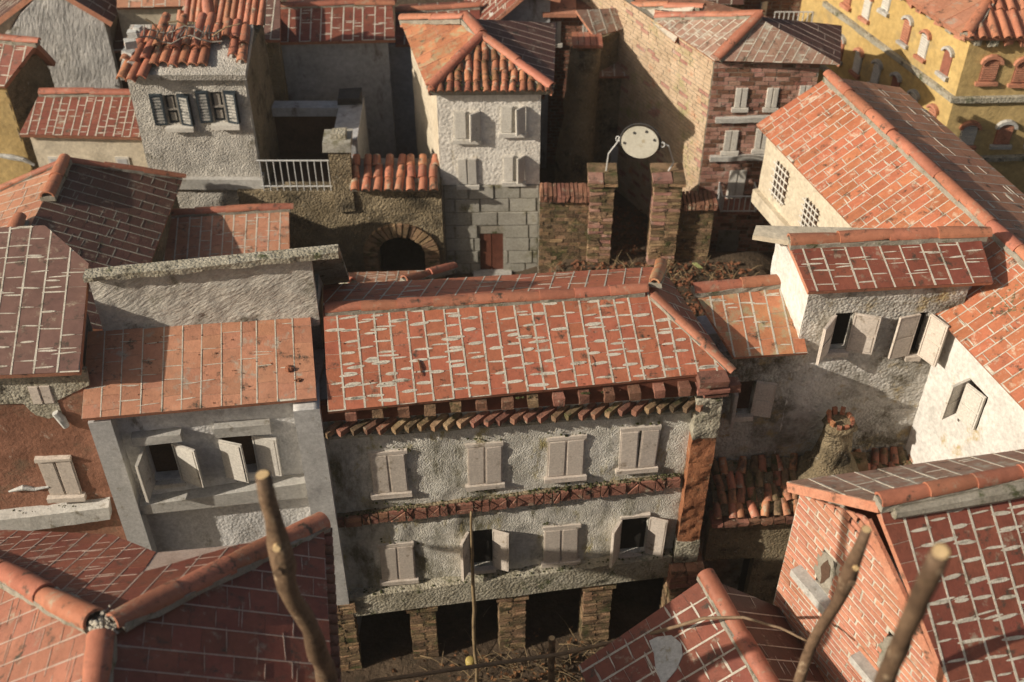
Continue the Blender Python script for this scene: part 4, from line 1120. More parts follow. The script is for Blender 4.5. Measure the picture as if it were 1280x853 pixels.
# ------------------------------------------------------------------ brick-faced house bottom right
def brick_front_right():
    Rr0, Rr1 = atz(1096, 628, 5.6), atz(1290, 590, 5.6)
    dr = (Rr1-Rr0).normalized(); Rr1 = Rr0+dr*2.1
    bk = Vector((-dr.y, dr.x, 0))
    th = thing('brick_gabled_house', 'house bottom right with orange brick gable, dark red front roof slope and pale ridge slab', 'house', (Rr0.x+.6, Rr0.y-.2, 0))
    Bc = atz(983, 603, 4.95)
    pb = Plane(Rr0, Rr1, Bc)
    B1 = pb.px(1310, 558)
    roof(th, [[Rr0, Rr1, B1, Bc]], .2, .2, 'tile_grey', smear=.4, gap=.014, eave=(Rr0, Rr1), thick=.09, wob=.06)
    Fc = atz(1187, 860, 4.75)
    q0 = Rr0+Vector((.03, -.06, -.07)); 
    pfp = Plane(q0, q0+dr, Fc)
    Fc2 = q0+(Fc-q0)*1.35
    F1 = Fc2+dr*2.0; q1 = q0+dr*1.95
    R, n = roof(th, [[Fc2, F1, q1, q0]], .185, .15, 'tile_red', smear=1.0, gap=.016, wob=.08, smear_w=1.2, thick=.07)
    caps(th, Rr0+Vector((0, -.02, .03)), Rr1+Vector((0, -.02, .03)), .075, .42, 'cap', lift=.03)
    # gable wall facing left
    wl = W((Bc.x+.10, Bc.y-.12), (Fc2.x+.06, Fc2.y+.05), -.0)
    L = wl.len
    ur = (Rr0-wl.a).dot(wl.u)
    zb, zr, zf = Bc.z-.02, 5.44, Fc2.z-.06
    tp = lambda u: zb+(zr-zb)*u/ur if u < ur else zr+(zf-zr)*(u-ur)/(L-ur)
    wb = bricks(th, wl, 0, L, 2.2, 5.5, bl=.30, bh=.075, gap=.022, proud=.008, mats=['brick_orange'], top=lambda u: tp(u), back='mortar', jit=.006, apex=ur,
           holes=[wl.rect(1022, 690, 1044, 742), wl.rect(1100, 790, 1125, 850)])
    # niches with crumbling cement and pale sills
    for (x0, y0, x1, y1, sx0, sy0, sx1, sy1) in ((1022, 692, 1044, 738, 998, 738, 1036, 770), (1100, 792, 1122, 850, 1068, 838, 1104, 870)):
        r = wl.rect(x0, y0, x1, y1)
        cu, cz = (r[0]+r[2])/2, (r[1]+r[3])/2; hw, hh = (r[2]-r[0])/2+.02, (r[3]-r[1])/2+.03
        pts = [(cu+cos(a)*hw*random.uniform(.6, 1.5), cz+sin(a)*hh*random.uniform(.75, 1.25)) for a in [2*pi*k/14 for k in range(14)]]
        pl = th.part('niche', wpoly(wl, pts, -.02, .006), MAT['mortar_dark'])
        pts = [(cu+.0+cos(a)*hw*.42*random.uniform(.4, 1.5), cz+sin(a)*hh*.75*random.uniform(.7, 1.2)) for a in [2*pi*k/10 for k in range(10)]]
        th.part('recess_shade', wpoly(wl, pts, 0, .012), MAT['dim'], pl)  # dark slab on the wall, painted shade of a hollow
        a = wl.uz((sx0+sx1)/2, (sy0+sy1)/2, .05)
        th.part('sill', wbox(wl, r[0]-.2, r[2]+.12, r[1]-.12, r[1]-.04, -.02, .12, .005), MAT['concrete'], pl)
    # end strip of pale plaster along the roof edge
    e0, e1 = q0+Vector((-.03, .0, -.0)), Fc2+Vector((-.05, 0, 0))
    th.part('barge_strip', wpoly(wl, [(ur+.02, tp(ur)-.13), (ur+.02, tp(ur)-.0), (L, tp(L)-.0), (L, tp(L)-.12)], -.02, .016), MAT['edge'])
    th.part('mortar_bed', merge(tube([Rr0+Vector((.12, -.09, -.03)), Rr0+Vector((1.0, .12, -.04)), Rr1+Vector((0, -.1, -.04))], [.05, .075, .08], 8)), MAT['mortar_dark'])
    pts = [wl.pt(0, 0, -.11), wl.pt(L, 0, -.11), F1+Vector((-.1, .1, 0)), B1+Vector((-.1, -.12, 0))]
    body(th, pts, 0, 4.3, 'brick_orange')
    body(th, [wl.pt(ur-.55, 0, -.11), wl.pt(ur+.5, 0, -.11), wl.pt(ur+.5, 0, -.11)+dr*1.7, wl.pt(ur-.55, 0, -.11)+dr*1.7], 4.2, 4.95, 'brick_orange')
    wall(th, wl, 0, L, 0, 2.2, MAT['brick_orange'], (), cell=.4, amp=.004, depth=.1)
brick_front_right()

# ------------------------------------------------------------------ small roof at the bottom with cement patch
def bottom_roof():
    A, A2 = atz(882, 722, 3.8), atz(962, 860, 3.8)
    A2 = A+(A2-A)*1.15
    Lb = atz(723, 832, 3.15); p = Plane(A, A2, Lb)
    Rb = atz(974, 760, 3.35); q = Plane(A, A2, Rb)
    L2 = Lb+(A2-A)*1.0; R2 = Rb+(A2-A)*1.0
    th = thing('gabled_shed', 'low shed at the bottom edge with red tiled gable roof, orange ridge and cement patch', 'shed', (A2.x, A2.y+.4, 0))
    roof(th, [[Lb, A, A2, L2]], .19, .19, 'tile_red', smear=.95, gap=.016, eave=(L2, Lb), smear_w=.8, wob=.08)
    roof(th, [[Rb, R2, A2, A]], .2, .2, 'tile_dark', smear=.25, gap=.010, eave=(R2, Rb), smear_w=.5)  # slope in shadow, its shade put into the dark tile colour
    caps(th, A+Vector((0, .03, .02)), A2+Vector((0, 0, .02)), .085, .9, 'cap', lift=.02)
    c = [p.px(x, y) for x, y in ((812, 802), (822, 797), (840, 795), (852, 805), (854, 820), (846, 838), (834, 852), (828, 858), (820, 835), (818, 818))]
    n = p.n
    th.part('cement_patch', prism_up(c[::-1] if (c[1]-c[0]).cross(c[2]-c[1]).dot(n) < 0 else c, n, -.002, .016), MAT['flash'])
    body(th, [A+Vector((.1, -.1, 0)), Lb+Vector((.12, -.03, 0)), L2+Vector((.12, .1, 0)), R2+Vector((-.08, .1, 0)), Rb+Vector((-.08, -.08, 0))], 0, 3.08, 'plaster_brown')
bottom_roof()

# ------------------------------------------------------------------ sticks and canes standing in front
def stick(label, p0, p1, r0, r1, bend=.02, name='cut_stick', mat='wood', knots=3, tip='wood_cut', n=14, tagn='stick', to_ground=True):
    """p0 top, p1 lower point (both seen); goes on down to the ground"""
    if to_ground:
        k = (p0.z+.05)/(p0.z-p1.z); pb = p0+(p1-p0)*k
    else: pb = p1
    N_ = n*3; pts = []; rad = []
    kn = [random.uniform(.05, .4) for _ in range(knots)]
    for i in range(N_+1):
        t = i/N_; p = p0.lerp(pb, t)
        p = p+Vector((fbm(Vector((t*6, p0.x, 1)), 2), fbm(Vector((t*6, p0.x, 9)), 2), 0))*bend*(t*(1-t)*4+.15)
        r = r0+(r1-r0)*min(1, t*2.2)
        for q in kn: r *= 1+.22*math.exp(-((t-q)*38)**2)
        pts.append(p); rad.append(r*random.uniform(.97, 1.03))
    th = thing(name, label, tagn, pb)
    tv, tf = tube(pts, rad, 16)
    if r0 > .03: tv = [v+(v-pts[min(i//16, len(pts)-1)])*(fbm(v*Vector((14, 14, 5)), 3)*.22) for i, v in enumerate(tv)]
    th.part('shaft', (tv, tf), MAT[mat], smooth=True)
    if tip:
        d = (pts[0]-pts[1]).normalized(); th.part('cut_end', tube([pts[0]+d*.001, pts[0]+d*.006], rad[0]*.82, 10), MAT[tip])
    for q in kn[:2]:
        i = int(q*N_); a = random.uniform(0, 6); s = Vector((cos(a)*.3-.2, -abs(sin(a))-.5, .45)).normalized()
        th.part('knot', tube([pts[i], pts[i]+s*rad[i]*1.35], [rad[i]*.5, rad[i]*.36], 8), MAT['wood_cut' if q == kn[0] else mat])
    return th
def at(px, py, t): return CAM+ray(px, py)*t
stick('long knobbly cut stick standing in front of the nearest hipped roof, left of centre', at(329, 592, 7.2), at(401, 853, 8.6), .050, .075, .2, knots=6)
stick('thickest cut stick with pale sawn end, before the red roof bottom right', at(1176, 690, 5.3), at(1104, 853, 6.5), .047, .052, .02, knots=3)
stick('thin bent stick leaning before the orange brick gable bottom right', at(1083, 662, 7.3), at(1006, 853, 8.6), .033, .045, .12, knots=3)
stick('thin pale cane standing upright in front of the arcade', aty(589, 640, 7.9), aty(595, 828, 7.9), .013, .022, .03, name='upright_cane', mat='straw', knots=0, tip=None)
stick('short round stake sticking up at the bottom edge, right of the upright cane', aty(690, 798, 7.0), aty(689, 853, 7.0), .036, .036, .0, name='stake', mat='wood', knots=0, tip='wood_cut')
def long_cane():
    P = [at(420, 866, 12.4), at(470, 851, 12.3), at(560, 838, 12.15), at(700, 818, 11.9), at(800, 796, 11.3), at(880, 773, 10.7), at(930, 772, 10.4), at(975, 785, 10.25), at(1010, 802, 10.15)]
    pts = []; 
    for i in range(len(P)-1):
        for k in range(5): pts.append(P[i].lerp(P[i+1], k/5)+Vector((0, 0, fbm(Vector((i+k/5, 0, 0)))*.01)))
    pts.append(P[-1])
    n = len(pts)
    tagged('long_cane', tube(pts, [.026-.016*i/n for i in range(n)], 8), MAT['cane'], 'long thin brown cane lying slantwise across the bottom, over the shed roof', 'cane', smooth=True)
    t = at(890, 722, 0)
long_cane()
# faded yellow bobbin at the foot of the cane
c = aty(588, 828, 8.0); ds = []
K = 12; V = []; prof = [(.03, -.06), (.055, -.05), (.06, 0), (.058, .05), (.035, .065)]
for r_, z_ in prof:
    for k in range(K): V.append(c+Vector((cos(2*pi*k/K)*r_, sin(2*pi*k/K)*r_, z_)))
F = [(j*K+k, j*K+(k+1) % K, (j+1)*K+(k+1) % K, (j+1)*K+k) for j in range(4) for k in range(K)]+[tuple(range(K-1, -1, -1)), tuple(range(4*K, 5*K))]
tagged('yellow_ball', (V, F), MAT['yellow'], 'small faded yellow ball beside the foot of the upright cane', 'ball', smooth=True)
# dead grass and leaf litter before the arcade
def litter(label, cx, cy, sx, sy, n, mat, z=None, L=(.15, .45), name='dry_grass', r=.006, flat=.2, cat='grass'):
    ds = []
    for k in range(n):
        x, y = random.gauss(cx, sx), random.gauss(cy, sy); zz = ground_h(x, y) if z is None else z
        a = random.uniform(0, 2*pi); l = random.uniform(*L); d = Vector((cos(a), sin(a), random.uniform(0, flat*3))).normalized()
        p = Vector((x, y, zz+random.uniform(.0, .1)))
        ds.append(tube([p, p+d*l*.5+Vector((0, 0, l*.12)), p+d*l], [r, r*.8, r*.3], 4, cap=False))
    return tagged(name, merge(*ds), MAT[mat], label, cat, kind='stuff')
litter('dry straw lying on the ground in front of the arcade', 1.0, 8.15, 1.1, .3, 200, 'straw')
def leaves(label, pts, mat='leaf', s=.035, name='leaf_litter'):
    V, F = [], []
    for p in pts:
        a = random.uniform(0, 6.3); q = s*random.uniform(.5, 1.3); X = Vector((cos(a), sin(a), random.uniform(-.5, .5)))*q; Y = Vector((-sin(a), cos(a), random.uniform(-.5, .5)))*q*.55
        b = len(V); up = Vector((0, 0, q*.35)); th_ = Vector((0, 0, -.004))
        V += [p-X, p-Y+up, p+X, p+Y+up*.4, p-X+th_, p-Y+up+th_, p+X+th_, p+Y+up*.4+th_]
        F += [(b, b+1, b+2, b+3), (b+7, b+6, b+5, b+4), (b, b+4, b+5, b+1), (b+1, b+5, b+6, b+2), (b+2, b+6, b+7, b+3), (b+3, b+7, b+4, b)]
    return tagged(name, (V, F), MAT[mat], label, 'leaves', kind='stuff')
leaves('dead leaves on the ground in front of the arcade', [Vector((x, y, ground_h(x, y)+random.uniform(.01, .08))) for x, y in [(random.gauss(1.0, 1.1), random.gauss(8.1, .35)) for _ in range(500)]])
def poly(*pts):
    """first three (px,py,z) fix the plane, the rest are (px,py) on it -> points, plane"""
    q = [atz(*p) for p in pts[:3]]; pl = Plane(*q)
    return q+[pl.px(*p[:2]) for p in pts[3:]], pl
# ------------------------------------------------------------------ white stucco tower with ashlar foot
def tower():
    FL, FR = atz(535, 114, 4.94), atz(692, 113, 4.94)
    AP, RB, BL = atz(602, 48, 5.25), atz(583, 25, 5.3), atz(500, 26, 4.97)
    th = thing('stucco_tower', 'white stucco tower house with hipped tile roof, four shuttered windows and grey ashlar foot', 'house', ((FL.x+FR.x)/2, FL.y+.6, 1.8))
    barrel_roof(th, [FL, FR, AP], .115, .047, .17, mats=['barrel', 'barrel', 'barrel_old'], slab='mortar_dark', jit=.03, thick=.09)
    pl = Plane(FL, AP, BL); RBp = Vector(RB); 
    roof(th, [[BL, FL, AP, RBp]], .3, .22, 'tile_lich', smear=.2, gap=.012, wob=.1, mortar='edge', thick=.09, eave=(BL, FL))
    BR = FR+(BL-FL)*.95+Vector((.55, 0, 0))
    roof(th, [[FR, BR, RBp, AP]], .17, .2, 'tile_dark', smear=.1, gap=.010, mortar='mortar_mid', eave=(FR, BR), thick=.09)
    roof(th, [[BR, BL, RBp]], .2, .2, 'tile_dark', smear=.2, gap=.012, eave=(BR, BL), thick=.09)
    caps(th, FL+Vector((.03, .03, .02)), AP+Vector((-.03, -.02, .02)), .075, .5, 'cap', lift=.03)
    caps(th, FR+Vector((-.03, .03, .02)), AP+Vector((.03, -.02, .02)), .075, .5, 'cap', lift=.03)
    caps(th, AP+Vector((0, .04, .02)), RBp+Vector((0, .0, .02)), .085, .5, 'cap', lift=.03)
    caps(th, BL+Vector((.03, 0, .02)), RBp+Vector((-.05, .0, .02)), .07, .5, 'cap', lift=.03)
    w = W((FL.x+.1, FL.y), (FR.x-.14, FR.y), -.12*1.0); w = W((FL.x+.10, FL.y+.13), (FR.x-.16, FR.y+.13))
    zs = w.uz(610, 231)[1]
    hs = []
    for (x0, y0, x1, y1, aL, aR) in ((568, 139, 599, 172, 2, 38), (626, 132, 656, 164, 4, 40), (573, 198, 596, 229, 2, 4), (630, 194, 655, 225, 6, 42)):
        window(th, w, x0, y0, x1, y1, 'closed', aL=aL, aR=aR, mat='shutter_w', so=.03, lintel=False)
    wall(th, w, 0, w.len, zs, 4.9, MAT['plaster_tower'], (), amp=.006, cell=.05, freq=3.5, depth=.1)
    door = w.rect(600, 292, 629, 337); door = (door[0], 1.8, door[2], door[3])
    bricks(th, w, .03, w.len+.0, 1.75, zs-.01, bl=.38, bh=(zs-1.75)/7.0, gap=.022, proud=.022, mat='stone', holes=[door], name='stone_block', back='mortar_dark', jit=.002)
    dr = th.part('door', wbox(w, door[0]-.02, door[2]+.02, 1.8, door[3]+.02, -.09, -.05), MAT['dark'])
    m = (door[0]+door[2])/2
    for a, b in ((door[0], m-.006), (m+.006, door[2])): th.part('door_leaf', wbox(w, a, b, 1.8, door[3], -.05, -.015, .002), MAT['brown_door'], dr)
    th.part('doorstep', wbox(w, door[0]-.1, door[2]+.12, 1.76, 1.84, -.05, .2, .008), MAT['concrete'])
    # left wall runs back and outwards
    c0 = w.pt(0, 0, 0); dl = (BL-FL); dl.z = 0; dl.normalize()
    L = (BL-FL).length-.1
    far = c0+dl*L
    wl = W((far.x, far.y), (c0.x, c0.y))
    wall(th, wl, 0, wl.len, 1.7, 4.9, MAT['plaster_cream'], (), amp=.008, cell=.08, depth=.1)
    r0 = w.pt(w.len-.0, 0, -.02); r1 = r0+dl*L+Vector((.45, 0, 0))
    body(th, [w.pt(.1, 0, -.11), w.pt(w.len-.004, 0, -.11), r1, far+Vector((.15, 0, 0))], 1.5, 4.88, 'plaster_shade')
    moss('grit and moss caught between the tiles of the tower roof', [FL.lerp(FR, random.uniform(.1, .9)).lerp(AP, random.uniform(0, .3))+Vector((0, 0, .03)) for _ in range(70)], r=.026)
    return w
WT = tower()

# ------------------------------------------------------------------ wall with the brick arch, tile coping and white railing
def arch_wall():
    Y = 13.8
    A, B = aty(325, 300, Y), aty(556, 300, Y)
    w = W((A.x, Y), (B.x-.02, Y))
    th = thing('arched_wall', 'brown rendered yard wall with brick arch, short pillar and barrel tile coping', 'wall', ((A.x+B.x)/2, Y, 1.8))
    uL = w.uz(437, 240)[0]; zt = w.uz(500, 230)[1]; zl = w.uz(370, 240)[1]
    u0, z0 = w.uz(475, 342); u1, z1 = w.uz(530, 294)
    cx = (u0+u1)/2; r = (u1-u0)/2; zc = z1-r
    hole = (u0, 1.7, u1, z1-.005)
    wall(th, w, uL, w.len, 1.6, zt, MAT['plaster_brown'], [hole], amp=.022, cell=.06, depth=.25)
    wall(th, w, -.2, uL, 1.6, zl, MAT['plaster_brown'], (), amp=.022, cell=.06, depth=.25)
    ring = th.part('arch', wbox(w, u0-.02, u1+.02, 1.6, z1+.02, -1.0, -.95), MAT['dark'])  # near-black panel, painted darkness behind the arch
    body(th, [w.pt(u0-.06, 0, -.24), w.pt(u0-.0, 0, -.24), w.pt(u0-.0, 0, -1), w.pt(u0-.06, 0, -1)], 1.6, z1, 'dark')
    body(th, [w.pt(u1+.06, 0, -.24), w.pt(u1+.0, 0, -.24), w.pt(u1+.0, 0, -1), w.pt(u1+.06, 0, -1)], 1.6, z1, 'dark')
    body(th, [w.pt(u0-.06, 0, -.26), w.pt(u1+.06, 0, -.26), w.pt(u1+.06, 0, -1), w.pt(u0-.06, 0, -1)], z1+.01, z1+.05, 'dark')
    ro = r*1.62; N_ = 17
    for k in range(N_):
        a0, a1 = pi*k/N_+.02, pi*(k+1)/N_-.02
        pts = [(cx+cos(a)*q, zc+sin(a)*q) for a, q in ((a0, r), (a0, ro), (a1, ro), (a1, r))]
        pts = [(a+random.uniform(-.006, .006), b+random.uniform(-.006, .006)) for a, b in pts]
        th.piece('brick', wpoly(w, pts, -.12, .05+random.uniform(-.01, .015)), MAT['brick_old'], ring)
    z = 1.72
    while z < zc:
        for s in (-1, 1):
            a, b = (cx-ro, cx-r) if s < 0 else (cx+r, cx+ro)
            th.piece('brick', wbox(w, a, b, z, z+.062, -.12, .05, .006), MAT['brick_old'], ring)
        z += .074
    # barrel tile coping sloping forward
    e0, e1 = w.pt(uL+.02, zt, .13), w.pt(w.len-.02, zt, .13)
    t0, t1 = w.pt(uL+.02, zt+.2, -.33), w.pt(w.len-.02, zt+.2, -.33)
    barrel_roof(th, [e0, e1, t1, t0], .155, .06, .2, mats=['barrel', 'barrel', 'cap'], slab='mortar_dark', jit=.04)
    # pillar at the end of the coping
    up0, up1 = w.uz(413, 210)[0], w.uz(438, 210)[0]; zp = w.uz(425, 178)[1]
    th.part('pillar', merge(wbox(w, up0, up1, zl-.3, zp-.1, -.22, .05, .02)), MAT['plaster_brown'])
    th.part('pillar_cap', wbox(w, up0-.05, up1+.04, zp-.1, zp+.04, -.26, .09, .02), MAT['stone'])
    th.part('pillar_block', wbox(w, up0+.06, up1-.02, zp+.04, zp+.13, -.14, .02, .012), MAT['concrete_old'])
    # railing
    rl = thing('railing', 'white wire railing on the wall before the dark yard', 'railing', w.pt((up0)/2, zl, -.05))
    zb, ztp = zl+.03, w.uz(370, 202)[1]; a, b = w.uz(325, 220)[0]-.02, up0-.01
    rl.part('rail', wire([w.pt(a, ztp, -.02), w.pt(b, ztp, -.02)], .012), MAT['metal'])
    rl.part('rail', wire([w.pt(a, zb+.05, -.02), w.pt(b, zb+.05, -.02)], .011), MAT['metal'])
    for k in range(11):
        u = a+.04+(b-a-.06)*k/10
        rl.part('baluster', wire([w.pt(u, zb-.02, -.02), w.pt(u, ztp+.012, -.02)], .0085), MAT['metal'])
    # yard behind: far wall and floor coloured dark for deep shade, concrete beam
    zf = zl-.25
    yard = thing('yard_wall', 'low shaded wall with a concrete beam round the dark yard behind the white railing', 'wall', w.pt(.5, 1.9, -1.6))
    bx = W((w.pt(-.1, 0, 0).x, Y+1.35), (w.pt(up0+.1, 0, 0).x, Y+1.35))
    zbm = bx.uz(365, 134)[1]
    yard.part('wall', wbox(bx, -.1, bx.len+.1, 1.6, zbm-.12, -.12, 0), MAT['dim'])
    yard.part('beam', wbox(bx, -.1, bx.len-.05, zbm-.11, zbm+.03, -.12, .08, .005), MAT['plaster_shade'])
    uu = bx.len+.02
    yard.part('pillar', wbox(bx, uu-.12, uu+.22, 2.4, zbm+.08, -.2, 1.0, .01), MAT['plaster_shade'])
    yard.part('block', wbox(bx, uu-.14, uu+.2, zbm+.09, zbm+.2, -.2, .1, .02), MAT['iron'])
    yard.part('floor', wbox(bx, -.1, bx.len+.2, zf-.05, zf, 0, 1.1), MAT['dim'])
arch_wall()

# ------------------------------------------------------------------ gate with two brick pillars and an oval board on a wire
def gate():
    Y = 13.65
    def side(label, pp, wp_, cop):
        a, b = sorted((pp, wp_[1] if wp_[1] != pp else pp)) if False else (0, 0)
    def pillar_wall(label, x0, x1, wx0, wx1, wy, capx):
        A, B = aty(min(x0, wx0), 290, Y), aty(max(x1, wx1), 290, Y)
        w = W((A.x, Y), (B.x, Y)); th = thing('brick_gate_wall', label, 'wall', ((A.x+B.x)/2, Y, 1.8))
        p0, p1 = w.uz(x0, 270)[0], w.uz(x1, 270)[0]; zt = w.uz((x0+x1)/2, 219)[1]
        c = w.pt((p0+p1)/2, 0, -.1)
        brick_pillar(th, c.x, c.y, 0, p1-p0, .36, 1.7, zt, .055, mat=['brick_dark', 'brick_old', 'brick_old', 'brick_pink'], cap_h=.17, capmat=['brick_old', 'brick_dark', 'brick_pink'])
        u0, u1 = w.uz(wx0, 270)[0], w.uz(wx1, 270)[0]; zw = w.uz((wx0+wx1)/2, wy)[1]
        bricks(th, w, u0, u1, 1.7, zw, bl=.17, bh=.062, gap=.01, proud=.014, mats=['brick_old', 'brick_dark', 'brick_dark'], back='mortar_dark', backd=.2, d=-.05)
        u = u0; cp = th.part('coping', wbox(w, u0, u1, zw, zw+.02, -.27, .0), MAT['mortar_dark'])
        while u < u1-.03:
            th.piece('brick', wbox(w, u+.004, u+.052, zw+.01, zw+.11, -.29, .04, .008), MAT['brick'], cp); u += .06
        return w, zt, c
    w1, z1, c1 = pillar_wall('mossy brick wall and pillar on the left of the gateway, beside the white tower', 736, 765, 674, 738, 252, 0)
    w2, z2, c2 = pillar_wall('brick wall and pillar on the right of the gateway, under the tall brick house', 814, 848, 847, 893, 262, 0)
    # the board
    C0 = aty(800, 178, Y-.02); n = (CAM-C0).normalized(); n = (n+Vector((-.1, 0, -.25))).normalized(); X = Vector((0, 0, 1)).cross(n).normalized(); Yv = n.cross(X)
    rx, ry = .25, .215
    th = thing('hanging_sign', 'blank ivory oval board held by a wire hoop above the gateway', 'sign', C0)
    def el(rx, ry, c, N_=28): return [c+X*cos(2*pi*k/N_)*rx+Yv*sin(2*pi*k/N_)*ry for k in range(N_)]
    th.part('board', prism_up(el(rx, ry, C0), n, -.012, .012), MAT['sign'])
    for (x, y) in ((771+9.5, 178.5), (793, 166), (808, 164.5), (818, 175)):
        d = ray(x, y); p = CAM+d*((C0-CAM).dot(n)/d.dot(n))
        th.part('screw', prism_up([p+X*cos(k*pi/4)*.016+Yv*sin(k*pi/4)*.018 for k in range(8)], n, .012, .026), MAT['iron'])
    hoop = [C0+X*cos(a)*rx*1.08+Yv*sin(a)*ry*1.12-n*.03 for a in [radians(200-220*k/20) for k in range(21)]]
    th.part('hoop', wire(hoop, .012), MAT['iron'])
    t1 = Vector((c1.x+.05, c1.y, z1)); t2 = Vector((c2.x, c2.y, z2))
    for t, s, m in ((t1, -1, .5), (t2, 1, .5)):
        e = C0+X*s*rx*1.12+Yv*ry*.0-n*.03
        pts = [t, t.lerp(e, .45)+Vector((.05*s, 0, .05)), t.lerp(e, .8)+Vector((.06*s if s > 0 else 0, 0, .04)), e+Yv*.03]
        if s > 0: pts[1] = t+Vector((.06, 0, .14)); pts[2] = e+Vector((.1, 0, -.02))
        loop = [e+X*s*.02+X*cos(a)*.03+Yv*sin(a)*.035 for a in [k*pi/4 for k in range(9)]]
        th.part('wire', merge(wire(pts, .011), wire(loop, .008)), MAT['metal'])
    leaves('dead leaves covering the dark floor beyond the gateway', [Vector((x_, y_, ground_h(x_, y_)+random.uniform(0, .05))) for x_, y_ in [(random.uniform(1.2, 2.6), random.uniform(13.8, 15.6)) for _ in range(700)]], s=.04)
    leaves('dead leaves heaped before the gateway and brick walls', [Vector((x_, y_, ground_h(x_, y_)+random.uniform(0, .06))) for x_, y_ in [(random.uniform(.5, 3.4), random.uniform(12.4, 13.6)) for _ in range(900)]], s=.04)
    p = Vector((2.65, 13.55, 1.88)); p = atz(960, 334-9, 1.9)
    p = atz(872, 333, 2.31)
    tagged('fallen_leaf', prism_up([p+Vector(q) for q in ((-.07, .06, 0), (.02, -.07, 0), (.07, -.06, 0), (-.01, .07, .0))], Vector((0, 0, 1)), 0, .015), MAT['leaf_green'], 'pale yellow green leaf lying among the dead leaves before the gateway', 'leaf')
gate()

# ------------------------------------------------------------------ tall brick house right of the gateway
def brick_house():
    FL, FR, BL = atz(893, 76, 5.1), atz(1050, 81, 5.1), atz(822, 28, 5.1)
    AP, RB = atz(946, 21, 5.55), atz(822, 20, 5.4)
    th = thing('brick_house', 'tall brick house with grey brown hipped roof, pale side wall and small white balcony', 'house', (FL.x+.7, FL.y+.5, 1.8))
    dl = (BL-FL).normalized()
    pl = Plane(FL, BL, AP); RB = pl.px(820, 21)
    roof(th, [[BL, FL, AP, RB]], .13, .13, 'tile_grey', smear=.8, gap=.013, smear_w=.7, thick=.04, skew=.2)
    roof(th, [[FL, FR, AP]], .13, .13, 'tile_grey', smear=.5, gap=.012, smear_w=.7, thick=.04, skew=.5)
    BR = FR+(BL-FL)*1.0+Vector((.9, 0, 0)); AB = AP+(RB-AP)
    roof(th, [[FR, BR, AP]], .17, .17, 'tile_dark', smear=.3, gap=.010, mortar='mortar_mid', eave=(FR, BR), thick=.04)
    roof(th, [[BR, BL+Vector((0, .6, -.1)), RB, AP]], .17, .17, 'tile_dark', smear=.3, gap=.012, eave=(BR, BL+Vector((0, .6, -.1))), thick=.04)
    caps(th, FL+Vector((.03, .03, .02)), AP+Vector((0, 0, .03)), .08, .85, 'cap', lift=.02)
    caps(th, RB, AP+Vector((.05, 0, .03)), .065, .45, 'cap', lift=.02)
    w = W((FL.x+.02, FL.y+.1), (FR.x-.2, FL.y+.1-.0))
    hs = []
    for a in ((919, 110, 934, 133), (958, 110, 972, 133), (998, 107, 1012, 130), (905, 163, 922, 187), (944, 161, 960, 185)):
        window(th, w, *a, mat='shutter_w', so=.02, lintel=False)
    window(th, w, 909, 213, 930, 250, mat='shutter_w', so=.0, lintel=False, sill=False, name='balcony_door')
    window(th, w, 895, 288, 922, 322, mat='shutter_grey', so=.0, lintel=False, sill=False, name='door')
    bricks(th, w, 0, w.len, 1.7, 5.02, bl=.17, bh=.066, gap=.013, proud=.010, mats=['brick_pink', 'brick_pink', 'brick'], back='mortar_dark', limit=200, jit=.003)
    beam(th, w, (894, 149), (1000, 146), .07, -.02, .06, 'concrete')
    beam(th, w, (887, 197), (1000, 194), .08, -.02, .06, 'concrete')
    c0 = w.pt(0, 0, 0); far = c0+dl*3.4
    wl = W((far.x, far.y), (c0.x, c0.y))
    bricks(th, wl, 0, wl.len-.005, 1.7, 5.04, bl=.19, bh=.06, gap=.010, proud=.008, mats=['brick_pale']*11+['brick_pink'], back='mortar_dark', limit=290, jit=.003)
    # balcony
    zf = w.uz(922, 262, .3)[1]; ua, ub = w.uz(900, 262, .3)[0], w.uz(944, 262, .3)[0]; D = .36
    bl = th.part('balcony', wbox(w, ua, ub, zf-.05, zf, -.02, D, .004), MAT['brick'])
    H = .27; ds = []
    def rail(p, q, n):
        for h, r in ((H, .012), (.015, .010)): th.part('rail', wire([p+Vector((0, 0, h)), q+Vector((0, 0, h))], r), MAT['metal'], bl)
        for k in range(n): 
            a = p.lerp(q, (k+.0)/(n-1)); th.part('baluster', wire([a, a+Vector((0, 0, H))], .008), MAT['metal'], bl)
    P = [w.pt(ua, zf, .01), w.pt(ua, zf, D), w.pt(ub, zf, D), w.pt(ub, zf, .01)]
    rail(P[0], P[1], 5); rail(P[1]+Vector((.02, 0, 0)), P[2]-Vector((.02, 0, 0)), 7); rail(P[3], P[2], 5)
    body(th, [w.pt(.03, 0, -.11), w.pt(w.len, 0, -.11), BR+Vector((-.2, 0, 0)), far+Vector((.2, 0, 0))], 1.6, 5.0, 'brick')
    # lower wing behind with a roof step
    q, p2 = poly((843, 53, 5.0), (780, -6, 5.0), (868, 9, 5.3), (790, 8))
    t2 = thing('brick_wing', 'rear wing of the brick house with a stepped grey brown roof and orange ridge', 'house', (q[0].x, q[0].y+.8, 1.8))
    roof(t2, [[q[0], q[1], q[3], q[2]]], .17, .17, 'tile_grey', smear=.8, gap=.017, smear_w=.8, thick=.04)
    caps(t2, q[3], q[2]+Vector((.1, 0, 0)), .065, .5, 'cap', lift=.02)
    body(t2, [q[0]+Vector((.12, .1, 0)), q[1]+Vector((.12, 0, 0)), q[3]+Vector((1.2, 0, 0)), q[2]+Vector((1.2, 0, 0))], 1.7, 4.95, 'brick_pale')
brick_house()

